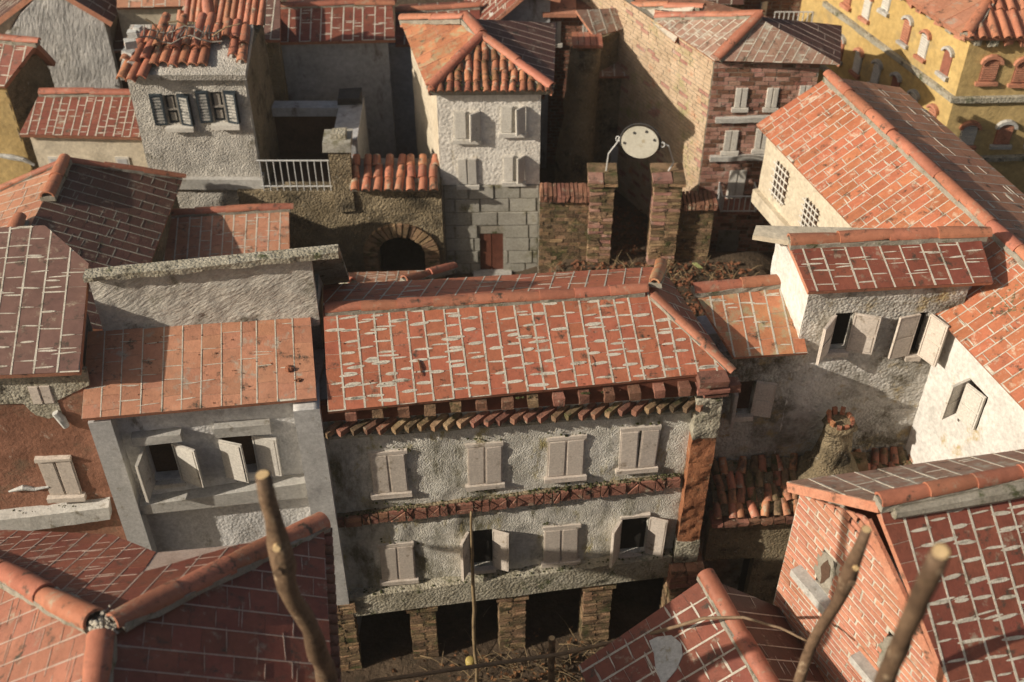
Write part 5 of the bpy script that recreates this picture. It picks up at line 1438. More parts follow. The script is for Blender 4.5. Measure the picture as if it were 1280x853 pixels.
# ------------------------------------------------------------------ yellow palace top right
def palace():
    z1 = 4.4; Cn = atz(1193, 124, z1)
    Lf = atz(1030, 2, z1); d = (Lf-Cn); d.z = 0; d.normalize()
    far = Cn+d*4.6; far.z = 0
    right = Cn+Vector((3.2, .0, 0))
    wl = W((far.x, far.y), (Cn.x, Cn.y)); wf = W((Cn.x, Cn.y), (right.x, right.y))
    th = thing('yellow_palace', 'large yellow palace with rows of arched windows, pale string courses and terracotta roof', 'palace', (Cn.x+1, Cn.y+1, 1.8))
    zt = wf.uz(1230, 42)[1]
    wall(th, wl, 0, wl.len, 1.5, zt, MAT['plaster_yellow'], (), amp=.008, cell=.12, depth=.1)
    wall(th, wf, 0, wf.len, 1.5, zt, MAT['plaster_ochre'], (), amp=.008, cell=.12, depth=.1)
    beam(th, wl, (1032, 4), (1193, 124), .07, -.02, .06, 'concrete_old'); beam(th, wf, (1193, 124), (1330, 121), .07, -.02, .06, 'concrete_old', ext=(.06, 0))
    beam(th, wf, (1186, 199), (1330, 194), .07, -.02, .06, 'concrete_old', ext=(.1, 0))
    zc = wf.uz(1230, 199)[1]
    th.part('string_course', wbox(wl, 0, wl.len, zc-.035, zc+.035, -.02, .06, .004), MAT['concrete_old'])
    def arched(w, px, py, hw, h, brickfill, hood):
        u, z = w.uz(px, py); z0, z1_ = z-h/2, z+h/2
        pts = [(u-hw, z0), (u+hw, z0), (u+hw, z1_-hw*.7)]+[(u+cos(a)*hw, z1_-hw*.7+sin(a)*hw*.7) for a in [pi*k/6 for k in range(1, 6)]]+[(u-hw, z1_-hw*.7)]
        f = th.part('window', wpoly(w, pts, -.02, .012), MAT['tile_mid' if brickfill else 'slat_pale'])
        if brickfill != 2:
            n = 9
            for k in range(n):
                zz = z0+.02+(h-.06)*(k+.5)/n; t = (zz-(z1_-hw*.7))/(hw*.7)
                ww = hw*.9*(math.sqrt(max(.1, 1-t*t)) if t > 0 else 1)
                if w is wf or True: th.piece('slat', wbox(w, u-ww, u+ww, zz-.010, zz+.012, 0, .028), MAT['edge' if brickfill else 'shutter_w'], f, limit=200)
        ro, ri = hw*1.35, hw*.98; zc_ = z1_-hw*.7
        K = 7; pa = [(u+cos(pi*k/K)*ro, zc_+sin(pi*k/K)*ro*.85) for k in range(K+1)]; pb = [(u+cos(pi*k/K)*ri, zc_+sin(pi*k/K)*ri*.72) for k in range(K+1)]
        ds = [wpoly(w, [pa[k], pa[k+1], pb[k+1], pb[k]], -.02, .06) for k in range(K)]
        th.part('hood', merge(*ds), MAT[hood], f)
        th.part('sill', wbox(w, u-hw*1.35, u+hw*1.35, z0-.05, z0, -.02, .06, .006), MAT[hood], f)
    H = .36
    for x, y, b, c in ((1237, 87, 1, 'edge'), (1278, 89, 1, 'edge'), (1315, 88, 1, 'edge'), (1210, 168, 0, 'edge'), (1255, 167, 1, 'concrete'), (1298, 166, 1, 'concrete')):
        arched(wf, x, y, .115, H, b, c)
    for x, y, b, c in ((1085, 8, 0, 'edge'), (1110, -2, 0, 'concrete'), (1134, 38, 1, 'concrete'), (1156, 56, 0, 'edge'), (1184, 77, 2, 'concrete'), (1062, -8, 1, 'edge'),
                       (1033, 47, 0, 'edge'), (1051, 60, 1, 'concrete'), (1073, 77, 0, 'edge'), (1096, 92, 0, 'concrete'), (1119, 108, 2, 'concrete'), (1141, 130, 0, 'concrete'), (1165, 148, 1, 'edge')):
        arched(wl, x, y, .085, .38, b, c)
    # cornice blocks and roof
    for w, L in ((wl, wl.len), (wf, wf.len)):
        u = .06
        while u < L:
            th.piece('cornice_block', wbox(w, u-.06, u+.06, zt-.12, zt+.0, -.02, .12, .02), MAT['concrete_old' if random.random() < .5 else 'edge']); u += .21
    e = .16; ze = zt+.03
    c = Cn+Vector((-e, -e, 0)); c.z = ze
    fr = wf.pt(wf.len, ze, e); fa = wl.pt(0, ze, e)
    hip = c+Vector((1.2, 1.6, .55)); r1 = fr+Vector((0, 1.7, .55)); f1 = fa+Vector((1.2, 0.8, .55))
    barrel_roof(th, [c, fr, r1, hip], .16, .052, .5, mats=['cap'], slab='edge', jit=.01)
    roof(th, [[fa, c, hip, f1]], .24, .3, 'tile_pink', smear=.1, gap=.01, thick=.08, mortar='edge', eave=(fa, c))
    caps(th, c+Vector((.02, .02, .03)), hip+Vector((0, 0, .03)), .08, .6, 'cap', lift=.02)
    body(th, [wl.pt(wl.len-.05, 0, -.11), wf.pt(wf.len, 0, -.11), wf.pt(wf.len, 0, -3.4), far+Vector((.4, 0, 0))], 1.5, zt, 'plaster_ochre')
palace()

litter('dry weeds growing at the foot of the gate walls', 1.9, 13.3, .9, .15, 160, 'straw', L=(.08, .25), flat=.5)
litter('dry weeds growing at the foot of the arched wall', -1.6, 13.4, 1.0, .15, 120, 'straw', L=(.08, .22), flat=.5)

def little_hip():
    q, p = poly((408, 342, 3.0), (548, 338, 3.0), (505, 353, 3.25), (440, 354))
    th = thing('small_hipped_roof', 'small hipped roof with two orange ridges just behind the big orange roof, below the arch', 'roof', (q[0].x+.7, q[0].y-.2, 1.6))
    th.o['label'] = 'small low roof with two orange ridges between the big orange roof and the arch'
    roof(th, [q], .13, .12, 'tile_pink', smear=.6, gap=.014, smear_w=.5, thick=.05)
    f0, f1 = q[3]+Vector((-.1, -.6, -.3)), q[2]+Vector((.1, -.6, -.3))
    roof(th, [[f0, f1, q[2], q[3]]], .16, .16, 'tile_pink', smear=.4, gap=.012, thick=.05)
    caps(th, q[0]+Vector((-.02, 0, .03)), q[3]+Vector((0, 0, .03)), .065, .4, 'cap', lift=.02)
    caps(th, q[2]+Vector((0, 0, .03)), atz(566, 334, 3.02), .07, .4, 'cap', lift=.02)
    body(th, [q[0]+Vector((.08, -.08, 0)), q[1]+Vector((-.08, -.08, 0)), f1+Vector((-.1, .1, 0)), f0+Vector((.1, .1, 0))], 1.0, 2.86, 'plaster_brown')
little_hip()
# ------------------------------------------------------------------ grey rough tower on the left with broken barrel tile roof
def grey_tower():
    Y = 13.95
    A, B = aty(178, 180, Y), aty(319, 180, Y); w = W((A.x, Y), (B.x, Y))
    th = thing('rough_grey_tower', 'rough grey plaster tower with broken orange barrel tiles and two black slatted windows', 'house', ((A.x+B.x)/2, Y+.6, 2))
    zt = w.uz(250, 88)[1]
    hs = [window(th, w, 207, 119, 224, 155, 'open', aL=172, aR=165, mat='shutter_blue', sill=False, lintel=False, slats=9, lw=.16, pane='shutter_blue', depth=.04, ovr=w.rect(206, 119, 224, 155)),
          window(th, w, 262, 114, 280, 152, 'open', aL=172, aR=165, mat='shutter_blue', sill=False, lintel=False, slats=9, lw=.16, pane='shutter_blue', depth=.04, ovr=w.rect(263, 115, 282, 152))]
    for k, h in enumerate(hs):
        th.part('shutter_back', merge(wbox(w, h[0]-.17, h[0]-.004, h[1]-.01, h[3]+.02, .0, .02), wbox(w, h[2]+.004, h[2]+.17, h[1]-.01, h[3]+.02, .0, .02)), MAT['shutter_blue'])
        th.part('window_frame', merge(wbox(w, h[0], h[0]+.025, h[1], h[3], -.04, .01), wbox(w, h[2]-.025, h[2], h[1], h[3], -.04, .01), wbox(w, h[0]+.025, h[2]-.025, (h[1]+h[3])/2-.01, (h[1]+h[3])/2+.01, -.04, .0), wbox(w, h[0]+.06, h[2]-.06, h[1]+.04, h[1]+.16, -.05, -.02), wbox(w, h[0]+.06, h[2]-.06, h[1]+.2, h[3]-.04, -.05, -.02)), MAT['shutter_grey'])
        th.part('sill', wbox(w, h[0]-.02, h[2]+.16, h[1]-.08, h[1]-.015, -.01, .09, .005), MAT['shutter_w'])
    zb = w.uz(260, 221)[1]
    wall(th, w, 0, w.len, zb, zt, MAT['plaster_grey'], hs, amp=.016, cell=.05, freq=4, depth=.12)
    th.part('ledge', wbox(w, -.05, w.len+.03, zb-.17, zb-.005, -.1, .07, .012), MAT['concrete'])
    wall(th, w, 0, w.len, 1.7, zb-.17, MAT['plaster_grey'], (), amp=.016, cell=.06, freq=4, depth=.12)
    body(th, [w.pt(.02, 0, -.13), w.pt(w.len-.02, 0, -.13), w.pt(w.len+.05, 0, -1.3), w.pt(-.05, 0, -1.3)], 1.6, zt-.02, 'plaster_brown')
    # roof
    e0, e1 = w.pt(-.05, zt+.0, .12), w.pt(w.len+.05, zt+.0, .12); t0, t1 = w.pt(-.05, zt+.26, -.75), w.pt(w.len+.05, zt+.26, -.75)
    n = (e1-e0).cross(t0-e0).normalized()
    R = th.part('roof', prism_up([e0, e1, t1, t0], n, -.1, 0), MAT['plaster_grey'])
    V_ = (t0-e0).normalized(); K = 13
    for k in range(K):
        u = (k+.5)/K
        a = (-.25+.35*(k/K)) if k > 2 else -.28
        start = [-.12, -.16, -.1, .12, .15, .1, .14, .12, .12, .2, .3, .28, .18][k]
        for r_ in range(3):
            p = e0.lerp(e1, u)+V_*(start+.30*r_)+n*(.035+.02*(r_ % 2))
            if start+.3*r_ > .72: continue
            if k in (9, 10) and r_ == 0: continue
            D = (V_-n*.05+Vector((-a*.5, 0, 0))).normalized()
            me = cap_mesh(.068, .34, MAT['cap' if k % 3 else 'barrel'], thick=.018, seg=9, taper=.86, arch=1.0)
            th.inst('barrel_tile', me, frame_mat(p, D, n), R)
    # rubble on the left top corner
    for k, (x, y, s) in enumerate(((166, 42, .1), (163, 54, .12), (161, 67, .12), (165, 78, .11), (172, 36, .08), (160, 76, .08))):
        p = aty(x, y, Y+.05+.05*(k % 3)); M = Matrix.Translation(p) @ Matrix.Rotation(random.uniform(-.5, .5), 4, 'Z') @ Matrix.Rotation(random.uniform(-.3, .3), 4, 'Y')
        th.piece('stone', xform(box8(-s*.6, s*.6, -s*.5, s*.5, -s*.45, s*.4), M), MAT['flash'])
    # bent wire grille and twigs lying on top
    g = thing('wire_ladder', 'rusty bent wire grille lying across the broken tiles of the grey tower', 'grille', w.pt(w.len*.55, zt+.35, -.3))
    base = zt+.36
    for s in (0, 1):
        pts = [w.pt(.12+k*.13, base+.05*math.sin(k*1.3+s)+.02*s, -.15-.22*s+.03*math.sin(k*2)) for k in range(10)]
        g.part('rail', wire(pts, .010, 5), MAT['shutter_grey'])
    for k in range(20):
        u = .12+k*.06; g.part('rung', wire([w.pt(u, base+.02+random.uniform(-.02, .05), -.13), w.pt(u+random.uniform(-.06, .06), base+random.uniform(.0, .08), -.4)], .008, 5), MAT['shutter_grey'])
    for a, b in (((182, 24), (200, 40)), ((265, 46), (300, 30)), ((210, 28), (235, 33))):
        p, q = aty(*a, Y+.2), aty(*b, Y+.2); tagged('twig', tube([p, p.lerp(q, .5)+Vector((0, 0, .04)), q], [.012, .010, .006], 6), MAT['straw'], {182: 'dry twig jutting over the left end of the broken tower roof', 265: 'dry twig leaning at the right end of the broken tower roof', 210: 'short dry twig lying in the middle of the broken tower roof'}[a[0]], 'twig')
grey_tower()

# ------------------------------------------------------------------ pink roofed outbuilding below the grey tower
def pink_out():
    q, p = poly((204, 270, 3.45), (361, 262, 3.45), (362, 326, 3.2), (190, 334))
    th = thing('pink_roofed_outbuilding', 'low outbuilding with pink tiled roof and orange ridge below the grey tower', 'house', (q[3].x+.8, q[3].y+.3, 1.2))
    D = q[2]-q[1]; a, b = q[0]+(q[3]-q[0])*1.15, q[2]+(q[2]-q[1])*.15
    roof(th, [[a, b, q[1], q[0]]], .145, .16, 'tile_pink', smear=.7, gap=.014, mortar='mortar', smear_w=.5, wob=.06)
    caps(th, q[0]+Vector((0, .02, .02)), q[1]+Vector((.02, .02, .02)), .065, .42, 'cap', lift=.02)
    body(th, [a+Vector((.1, .1, 0)), b+Vector((-.08, .1, 0)), q[1]+Vector((-.08, .05, 0)), q[0]+Vector((.08, .05, 0))], .5, 3.08, 'plaster_brown')
pink_out()

# ------------------------------------------------------------------ dark roof with the stepped orange ridge
def dark_house():
    q, p = poly((80, 203, 4.25), (228, 224, 3.75), (185, 336, 3.75), (12, 286))
    th = thing('dark_roofed_house', 'house with roof slope coloured dark brown for shade and broken orange ridge tiles at its left', 'house', (q[3].x+.8, q[3].y+1, 1.0))
    R1 = q[3]+(q[3]-q[0])*.3; E_ = q[2]+(q[2]-q[1])*.6; R1 = p.px(-25, 335)
    R1 = q[0]+(E_-q[1])*1.0
    roof(th, [[E_, q[1], q[0], R1]], .17, .17, 'tile_dark', smear=.6, gap=.013, eave=(E_, q[1]), smear_w=.6, wob=.1, mortar='mortar_dark')  # slope faces away from the sun; its shade is in the tile colour
    # left slope
    l0 = q[0]+Vector((-1.3, -.35, -.45)); l1 = R1+(l0-q[0])
    roof(th, [[l0, l1, R1, q[0]]], .2, .19, 'tile_pink', smear=.6, gap=.012, eave=(l0, l1), smear_w=.6)
    m = q[0].lerp(R1, .28); m2 = q[0].lerp(R1, .42)
    caps(th, m+Vector((.06, 0, .05)), q[0]+Vector((.02, 0, .04)), .09, .5, 'cap', lift=.03)
    caps(th, R1+Vector((-.1, 0, .02)), m2+Vector((-.14, 0, .02)), .1, .55, 'cap', lift=.03)
    caps(th, q[0]+Vector((0, .02, .03)), q[1]+Vector((0, .02, .03)), .05, .5, 'cap', lift=.01)
    caps(th, l0.lerp(q[0], .05)+Vector((0, 0, .03)), q[0]+Vector((0, 0, .03)), .05, .5, 'cap', lift=.01)
    body(th, [E_+Vector((-.1, 0, 0)), q[1]+Vector((-.1, -.08, 0)), q[0]+Vector((0, -.1, 0)), l0+Vector((.1, -.1, 0)), l1+Vector((.1, .1, 0))], .5, 3.62, 'plaster_brown')
dark_house()

# ------------------------------------------------------------------ low house with two tiny windows
def low_left():
    q, p = poly((24, 168, 4.05), (184, 172, 4.05), (173, 117, 4.33), (50, 117))
    th = thing('cream_walled_house', 'low cream walled house with orange tiled roof and two tiny white windows', 'house', ((q[0].x+q[1].x)/2, q[0].y+.4, 1.9))
    roof(th, [[q[0], q[1], q[2], q[3]]], .12, .1, 'tile_red', smear=.7, gap=.014, smear_w=.5, wob=.08)
    caps(th, q[3], q[2]+Vector((.05, 0, 0)), .065, .8, 'cap', lift=.03)
    w = W((q[0].x+.08, q[0].y), (q[1].x+.05, q[1].y), .1)
    for a in ((62, 196, 76, 210), (146, 196, 163, 214)):
        r = w.rect(*a)
        f = th.part('window', wbox(w, r[0], r[2], r[1], r[3], -.02, .02), MAT['shutter_w']); th.part('pane', wbox(w, r[0]+.03, r[2]-.03, r[1]+.03, r[3]-.03, .02, .026), MAT['plaster_shade'], f)
    wall(th, w, 0, w.len, 1.7, 3.99, MAT['plaster_cream'], (), amp=.014, cell=.1, depth=.1)
    body(th, [w.pt(.02, 0, -.11), w.pt(w.len-.02, 0, -.11), q[2]+Vector((0, -.02, 0)), q[3]+Vector((0, -.02, 0))], 1.6, 3.95, 'plaster_brown')
low_left()
def ochre_left():
    q, p = poly((47, 53, 4.9), (5, 108, 4.5), (-40, 45, 4.9), (-60, 104))
    th = thing('ochre_house', 'ochre house at the left edge with red tiled roof and dark gable end', 'house', (q[1].x, q[1].y+.6, 1.9))
    roof(th, [[q[3], q[1], q[0], q[2]]], .16, .16, 'tile_red', smear=.8, gap=.014, eave=(q[3], q[1]), smear_w=.6)
    b = atz(70, 78, 4.42); b2 = b+(q[2]-q[0]); roof(th, [[b, b2, q[2], q[0]]], .2, .2, 'tile_dark', smear=.2, gap=.012, eave=(b2, b))
    caps(th, q[2], q[0], .065, .4, 'cap', lift=.02)
    c, d = Vector(q[1]), Vector(b)
    w = W((q[1].x-.06, q[1].y+.12), (b.x-.08, b.y-.1)); pk = (Vector(q[0])-w.a).dot(w.u)
    tp = lambda u: 4.42+(4.8-4.42)*u/pk if u < pk else 4.8+(4.36-4.8)*(u-pk)/(w.len-pk)
    wall(th, w, 0, w.len, 1.7, 4.8, MAT['plaster_brown'], (), amp=.01, cell=.1, top=tp, depth=.1)
    e = w.pt(0, 0, 0); wf = W((e.x-2.2, e.y), (e.x+.02, e.y))
    wall(th, wf, 0, wf.len, 1.7, 4.42, MAT['plaster_ochre'], (), amp=.02, cell=.1, depth=.1)
    p_ = [wf.pt(*wf.uz(x, y), .03) for x, y in ((0, 193), (15, 195), (30, 198), (44, 205))]
    th.part('crack_filling', tube(p_, [.03, .045, .035, .02], 6), MAT['flash'])
    # the side towards the cream walled house, lower
    wr = W((e.x, e.y), (e.x+.25, e.y+1.2))
    body(th, [e+Vector((-2.2, .11, 0)), e+Vector((-.06, .11, 0)), w.pt(w.len-.05, 0, -.11), Vector((q[2].x, b.y, 0))], 1.6, 4.3, 'plaster_brown')
ochre_left()
def mound_gable():
    Y = 16.3; A, B = aty(12, 60, Y), aty(138, 60, Y); w = W((A.x, Y), (B.x, Y))
    th = thing('grey_gabled_house', 'house with rounded raked grey gable wall under dark brown roofs, top left', 'house', ((A.x+B.x)/2, Y+.8, 2))
    prof = [w.uz(*p) for p in ((12, 42), (24, 20), (48, -4), (75, -8), (100, 4), (128, 22), (135, 32), (139, 45))]
    def tp(u):
        for a, b in zip(prof, prof[1:]):
            if u <= b[0]: return a[1]+(b[1]-a[1])*max(0, (u-a[0]))/(b[0]-a[0])
        return prof[-1][1]
    wall(th, w, 0, w.len, 2.2, 5.4, MAT['plaster_combed'], (), amp=.018, cell=.06, top=tp, depth=.12)
    body(th, [w.pt(.05, 0, -.13), w.pt(w.len-.05, 0, -.13), w.pt(w.len, 0, -2), w.pt(0, 0, -2)], 1.8, 4.5, 'plaster_grey')
    k = .04
    z0 = w.uz(142, 27)[1]; zr = w.uz(78, -8)[1]+.04
    e = [w.pt(w.uz(142, 27)[0], z0, k), w.pt(w.uz(142, 27)[0], z0, -2), w.pt(w.uz(78, -8)[0], zr, -2), w.pt(w.uz(78, -8)[0], zr, k)]
    roof(th, [e], .2, .2, 'tile_dark', smear=.4, gap=.012, eave=(e[0], e[1]), thick=.08)
    z0 = w.uz(-30, 46)[1]; zr2 = w.uz(40, -4)[1]+.04
    e2 = [w.pt(w.uz(-30, 46)[0], z0, -.05), w.pt(w.uz(-30, 46)[0], z0, -2), w.pt(w.uz(40, -4)[0], zr2, -2), w.pt(w.uz(40, -4)[0], zr2, -.05)]
    roof(th, [[e2[3], e2[2], e2[1], e2[0]]], .2, .2, 'tile_dark', smear=.4, gap=.012, eave=(e2[1], e2[0]), thick=.08)
mound_gable()

# ------------------------------------------------------------------ background houses along the top edge
def back_house(name, label, eave, ridge, wallx, mat, tile, cw=.18, capm=True, depth=1.4, smear=.6, z_bottom=1.9, inset=.1, windows=(), skew=0, wmat=None):
    """eave = ((px,py),(px,py),z), ridge = the same; wall below the eave"""
    e0, e1 = atz(*eave[0], eave[2]), atz(*eave[1], eave[2])
    r = atz((ridge[0][0]+ridge[1][0])/2, (ridge[0][1]+ridge[1][1])/2, ridge[2]); pl = Plane(e0, e1, r)
    r0, r1 = pl.px(*ridge[0]), pl.px(*ridge[1])
    th = thing(name, label, 'house', ((e0.x+e1.x)/2, (e0.y+e1.y)/2+.6, z_bottom))
    roof(th, [[e0, e1, r1, r0]], cw, .17, tile, smear=smear, gap=.015, smear_w=.7, wob=.08, skew=skew, thick=.06)
    if capm: caps(th, r0, r1, .06, .5, 'cap', lift=.02)
    w = W(e0, e1, inset); a, b = w.uz(wallx[0], eave[0][1]+20)[0], w.uz(wallx[1], eave[1][1]+20)[0]
    for (x0, y0, x1, y1, m) in windows: window(th, w, x0, y0, x1, y1, mat=m, lintel=False, so=.03)
    zt = min(eave[2], eave[2])-.05
    wall(th, w, a, b, z_bottom, zt, MAT[mat], (), amp=.01, cell=.1, depth=.1)
    # back slope and body
    bb = (Vector((0, 1, 0))*depth)
    k0, k1 = r0+Vector((0, depth*.5, -.25)), r1+Vector((0, depth*.5, -.25))
    roof(th, [[k1, k0, r0, r1]], .3, .3, tile, smear=0, gap=.012, eave=(k1, k0), thick=.06)
    body(th, [w.pt(a+.02, 0, -.11), w.pt(b-.02, 0, -.11), k1+Vector((-.1, -.1, 0)), k0+Vector((.1, -.1, 0))], z_bottom, zt-.03, mat)
    return th, w
back_house('shaded_white_house', 'house with white wall coloured grey for shade and red tiled roof, behind the yard', ((350, 53), (494, 50), 4.5), ((350, 8), (490, 4), 4.75), (352, 486), 'plaster_shade', 'tile_red', cw=.155)
back_house('narrow_shaded_house', 'narrow shaded wall and red roof squeezed behind the white stucco tower', ((494, 56), (600, 56), 4.2), ((494, 14), (600, 8), 4.5), (486, 545), 'plaster_shade', 'tile_red', cw=.17)
back_house('sliver_roof_house', 'narrow house with pale grout striped dark roof right of the grey tower', ((322, 50), (350, 50), 4.75), ((322, -6), (350, -6), 5.05), (324, 350), 'plaster_brown', 'tile_brown', cw=.16, capm=False)
# orange roofs behind the grey tower
def behind_tower():
    q, p = poly((318, 28, 5.35), (255, -4, 5.75), (330, -8, 5.7), (262, 24))
    q = [atz(262, 26, 5.3), atz(330, 30, 5.3), atz(332, -10, 5.6), atz(258, -10, 5.6)]
    th = thing('barrel_roof_house', 'house with long orange barrel tiles directly behind the grey tower', 'house', (q[0].x+.4, q[0].y+.5, 2))
    p = Plane(q[0], q[1], q[2]); q[3] = p.px(258, -10)
    barrel_roof(th, q, .1, .045, .4, mats=['cap', 'barrel'], slab='mortar_dark', jit=.01)
    l = [atz(222, 22, 5.28), q[0], q[3]+Vector((-.03, 0, 0)), None]; pl = Plane(l[0], l[1], atz(250, -10, 5.6)); l[3] = pl.px(240, -12)
    barrel_roof(th, [l[0], q[0]+Vector((-.02, 0, 0)), pl.px(256, -10), l[3]], .1, .045, .4, mats=['cap'], slab='mortar_dark', jit=.01)
    caps(th, q[0]+Vector((0, .0, .03)), q[3]+Vector((0, 0, .03)), .08, .5, 'cap', lift=.02)
    body(th, [l[0]+Vector((.1, .1, 0)), q[1]+Vector((-.1, .1, 0)), q[2]+Vector((-.1, 0, 0)), l[3]+Vector((.1, 0, 0))], 1.8, 5.15, 'plaster_brown')
behind_tower()
back_house('dark_far_house', 'far house with wall and roof coloured dark for deep shade between grey gable and grey tower', ((140, 64), (236, 60), 4.1), ((150, 12), (240, 8), 4.45), (142, 236), 'dim', 'tile_dark', cw=.17)  # shade of the far house is put into its colours
back_house('pale_far_house', 'pale far house with thin orange ridge at the top edge above the grey tower', ((146, 10), (235, 8), 4.8), ((146, -30), (240, -32), 5.1), (150, 235), 'plaster_cream', 'tile_pink', cw=.2, windows=())
# grey gable with brick chimney behind the tower roof
def grey_gable():
    Y = 16.6; A, B = aty(612, 40, Y), aty(687, 40, Y); w = W((A.x, Y), (B.x, Y))
    th = thing('slate_grey_house', 'house with blue grey blotched gable wall behind the white tower roof', 'house', ((A.x+B.x)/2, Y+.8, 2))
    p0, p1 = w.uz(612, 22), w.uz(660, -14); tp = lambda u: p0[1]+(p1[1]-p0[1])*u/p1[0] if u < p1[0] else p1[1]-(u-p1[0])*.3
    wall(th, w, 0, w.len, 2.0, 6, MAT['plaster_shade'], (), amp=.012, cell=.08, top=tp, depth=.1)
    body(th, [w.pt(.02, 0, -.11), w.pt(w.len, 0, -.11), w.pt(w.len, 0, -1.6), w.pt(.02, 0, -1.6)], 1.8, p0[1]-.1, 'plaster_shade')
    e0 = w.pt(w.uz(598, 35)[0], w.uz(598, 35)[1], .2); r0 = w.pt(p1[0], p1[1]+.06, .2)
    n_ = Vector((0, 1.8, 0)); l = e0+(e0-r0)*.35
    roof(th, [[l, l+n_, r0+n_, r0]], .2, .17, 'tile_red', smear=.7, gap=.014, eave=(l+n_, l), thick=.06)
    k = w.pt(w.len+.15, tp(w.len)+.03, .2)
    roof(th, [[k, k+n_, r0+n_, r0]], .2, .17, 'tile_dark', smear=.4, gap=.014, eave=(k, k+n_), thick=.06)
    c = aty(668, 62, 16.0)
    ch = thing('brick_chimney', 'leaning brick chimney with crumbling top beside the grey gable', 'chimney', (c.x, 16.0, 4.2))
    zt = aty(668, 37, 16.0).z
    brick_pillar(ch, c.x, 16.0, .1, .30, .26, 3.6, zt, .07, mat='brick', name='chimney_stack')
grey_gable()
def mid_small():
    Y = 16.7; A, B = aty(686, 40, Y), aty(740, 40, Y); w = W((A.x, Y), (B.x, Y))
    th = thing('small_brick_house', 'small far brick house with one white shutter, seen over the dark passage', 'house', ((A.x+B.x)/2, Y+.5, 2))
    zt = w.uz(710, 16)[1]
    window(th, w, 689, 27, 701, 52, mat='shutter_w', lintel=False, so=.03)
    window(th, w, 728, 27, 734, 48, mat='shutter_w', lintel=False, so=.03, name='window')
    bricks(th, w, 0, w.len, 2.0, zt, bl=.15, bh=.06, gap=.014, proud=.01, mat='brick', limit=60)
    th.part('roof_edge', wbox(w, -.1, w.len-.25, zt, zt+.06, -.5, .16), MAT['edge'])
    body(th, [w.pt(0, 0, -.11), w.pt(w.len, 0, -.11), w.pt(w.len, 0, -1), w.pt(0, 0, -1)], 1.8, zt-.02, 'brick')
    q, p = poly((743, 46, 4.6), (807, 29, 4.6), (792, 9, 4.8), (720, 13))
    t = thing('tilted_roof_house', 'small far house with dark tilted tile slab above the mossy buttress', 'house', (q[0].x+.4, q[0].y+.3, 2))
    roof(t, [q], .16, .16, 'tile_grey', smear=.7, gap=.016, smear_w=.7, thick=.05)
    body(t, [q[0]+Vector((.03, .1, 0)), q[1]+Vector((-.05, .1, 0)), q[2]+Vector((-.05, 0, 0)), q[3]+Vector((.1, 0, 0))], 1.8, 4.5, 'plaster_brown')
    q, p = poly((742, 96, 3.9), (819, 95, 3.9), (803, 63, 4.1), (744, 62))
    t = thing('grout_striped_lean_to', 'low house with weathered grey tiled roof and brown wall behind the oval sign', 'house', (q[0].x+.5, q[0].y+.4, 1.8))
    roof(t, [q], .16, .16, 'tile_grey', smear=.7, gap=.016, smear_w=.7, thick=.05)
    a, b = p.px(757, 62), p.px(816, 86); caps(t, a+Vector((0, 0, .03)), b+Vector((0, 0, .03)), .05, .45, 'cap', lift=.01)
    ww = W((q[0].x, q[0].y+.12), (q[1].x+.3, q[1].y+.12))
    window(t, ww, 763, 183, 786, 222, mat='shutter_w', sill=False, lintel=False, aL=3, aR=3, name='door')
    r = ww.rect(787, 190, 806, 228); t.part('doorway', wbox(ww, r[0], r[2], 1.8, r[3], -.02, .015), MAT['dark'])  # near-black slab on the wall face, painted shade of an opening
    wall(t, ww, 0, ww.len, 1.7, 3.86, MAT['plaster_brown'], (), amp=.012, cell=.1, depth=.1)
    body(t, [ww.pt(0, 0, -.11), ww.pt(ww.len, 0, -.11), q[2]+Vector((.3, 0, 0)), q[3]], 1.6, 3.8, 'plaster_brown')
    # mossy buttress with a tile-topped flue
    c = aty(728, 150, 15.85)
    bt = thing('mossy_buttress', 'dark mossy buttress column topped by a small flat tile flue', 'buttress', (c.x, 15.85, 1.8))
    zt = aty(728, 60, 15.85).z
    V, F = [], []; K = 10
    for j in range(13):
        t_ = j/12; z = 1.75+(zt-1.75)*t_; rr = .34-.12*t_
        for k in range(K):
            a = 2*pi*k/K; V.append(Vector((c.x+cos(a)*rr*(1+fbm(Vector((cos(a), sin(a), z*2)))*.25)-.12*(1-t_), 15.85+sin(a)*rr, z)))
    F = [(j*K+k, j*K+(k+1) % K, (j+1)*K+(k+1) % K, (j+1)*K+k) for j in range(12) for k in range(K)]+[tuple(12*K+k for k in range(K))]
    bt.part('column', (V, F), MAT['plaster_brown'], smooth=True)
    bt.part('flue', box8(c.x-.12, c.x+.16, 15.75, 16.0, zt-.02, zt+.1), MAT['brick_old'])
    for k in range(5): bt.piece('brick', box8(c.x-.2+k*.088, c.x-.12+k*.088, 15.65, 16.05, zt+.1, zt+.15), MAT['cap'])
mid_small()
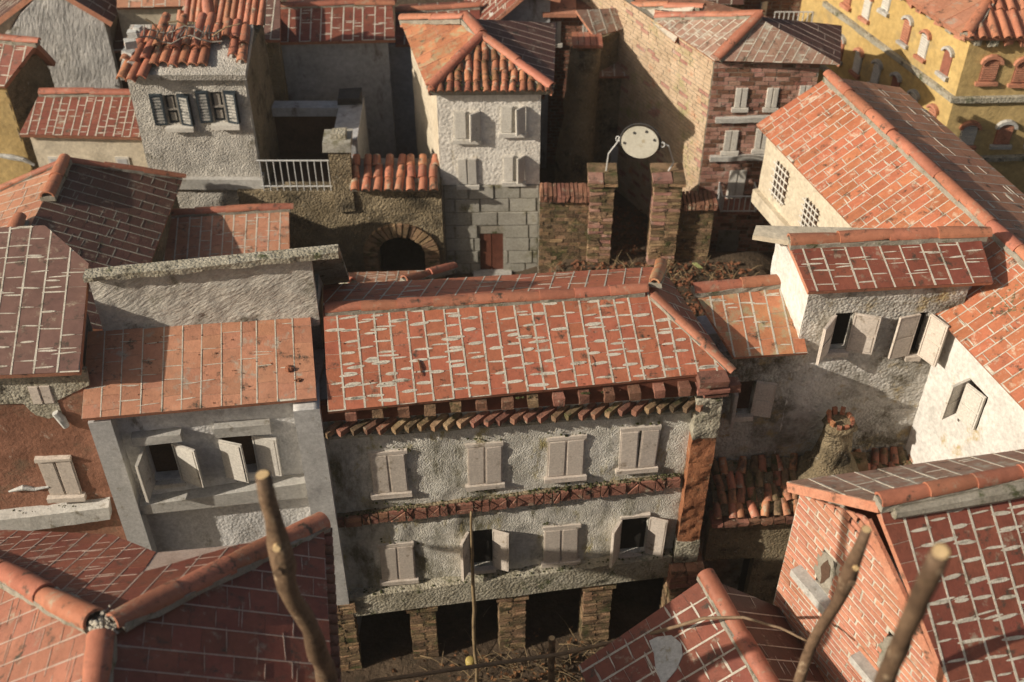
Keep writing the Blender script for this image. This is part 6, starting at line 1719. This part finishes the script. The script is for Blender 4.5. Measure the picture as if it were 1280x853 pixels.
def far_right_brick():
    Y = 18.0; A, B = aty(928, 20, Y), aty(1040, 20, Y); w = W((A.x, Y), (B.x, Y))
    th = thing('far_brick_house', 'far brick house with open shutters and pale iron balcony at the top edge', 'house', ((A.x+B.x)/2, Y+.5, 2.2))
    window(th, w, 958, 2, 978, 22, 'closed', aL=150, aR=False, mat='shutter', lintel=False, sill=False)
    window(th, w, 978, 2, 991, 30, 'closed', aL=False, aR=False, mat='shutter', lintel=False, sill=False, name='door')
    bricks(th, w, 0, w.len, 2, 5.0, bl=.16, bh=.065, gap=.014, proud=.01, mat='brick', limit=120)
    zf = w.uz(995, 40, .3)[1]; ua, ub = w.uz(965, 38, .3)[0], w.uz(1012, 38, .3)[0]
    b = th.part('balcony', wbox(w, ua, ub, zf-.05, zf, -.02, .35), MAT['concrete'])
    for k in range(9):
        p = w.pt(ua+(ub-ua)*k/8, zf, .33); th.part('baluster', wire([p, p+Vector((0, 0, .36))], .010, 5), MAT['metal'], b)
    th.part('rail', wire([w.pt(ua, zf+.36, .33), w.pt(ub, zf+.36, .33)], .012, 5), MAT['metal'], b)
    body(th, [w.pt(0, 0, -.11), w.pt(w.len, 0, -.11), w.pt(w.len, 0, -2), w.pt(0, 0, -2)], 2, 4.95, 'brick')
far_right_brick()
back_house('far_top_house', 'far house with low dim roof at the top edge beyond the brick house roofs', ((735, 4), (930, 6), 4.3), ((735, -22), (930, -22), 4.6), (737, 928), 'plaster_brown', 'tile_dark', cw=.2)
# ------------------------------------------------------------------ thin warm haze box, added in place of milky lens glare
def lens_veil():
    m = bpy.data.materials.new('thin haze'); m.use_nodes = True; N = m.node_tree.nodes; N.clear()
    o = N.new('ShaderNodeOutputMaterial'); v = N.new('ShaderNodeVolumePrincipled')
    v.inputs['Color'].default_value = (.95, .88, .78, 1); v.inputs['Density'].default_value = .0014; v.inputs['Anisotropy'].default_value = .3
    m.node_tree.links.new(v.outputs[0], o.inputs['Volume'])
    b = box8(-125, 125, -65, 165, -1.5, 13.6)
    ob = tagged('lens_veil', b, m, None, None, kind='stuff')
lens_veil()
for t in ALL: t.flush()
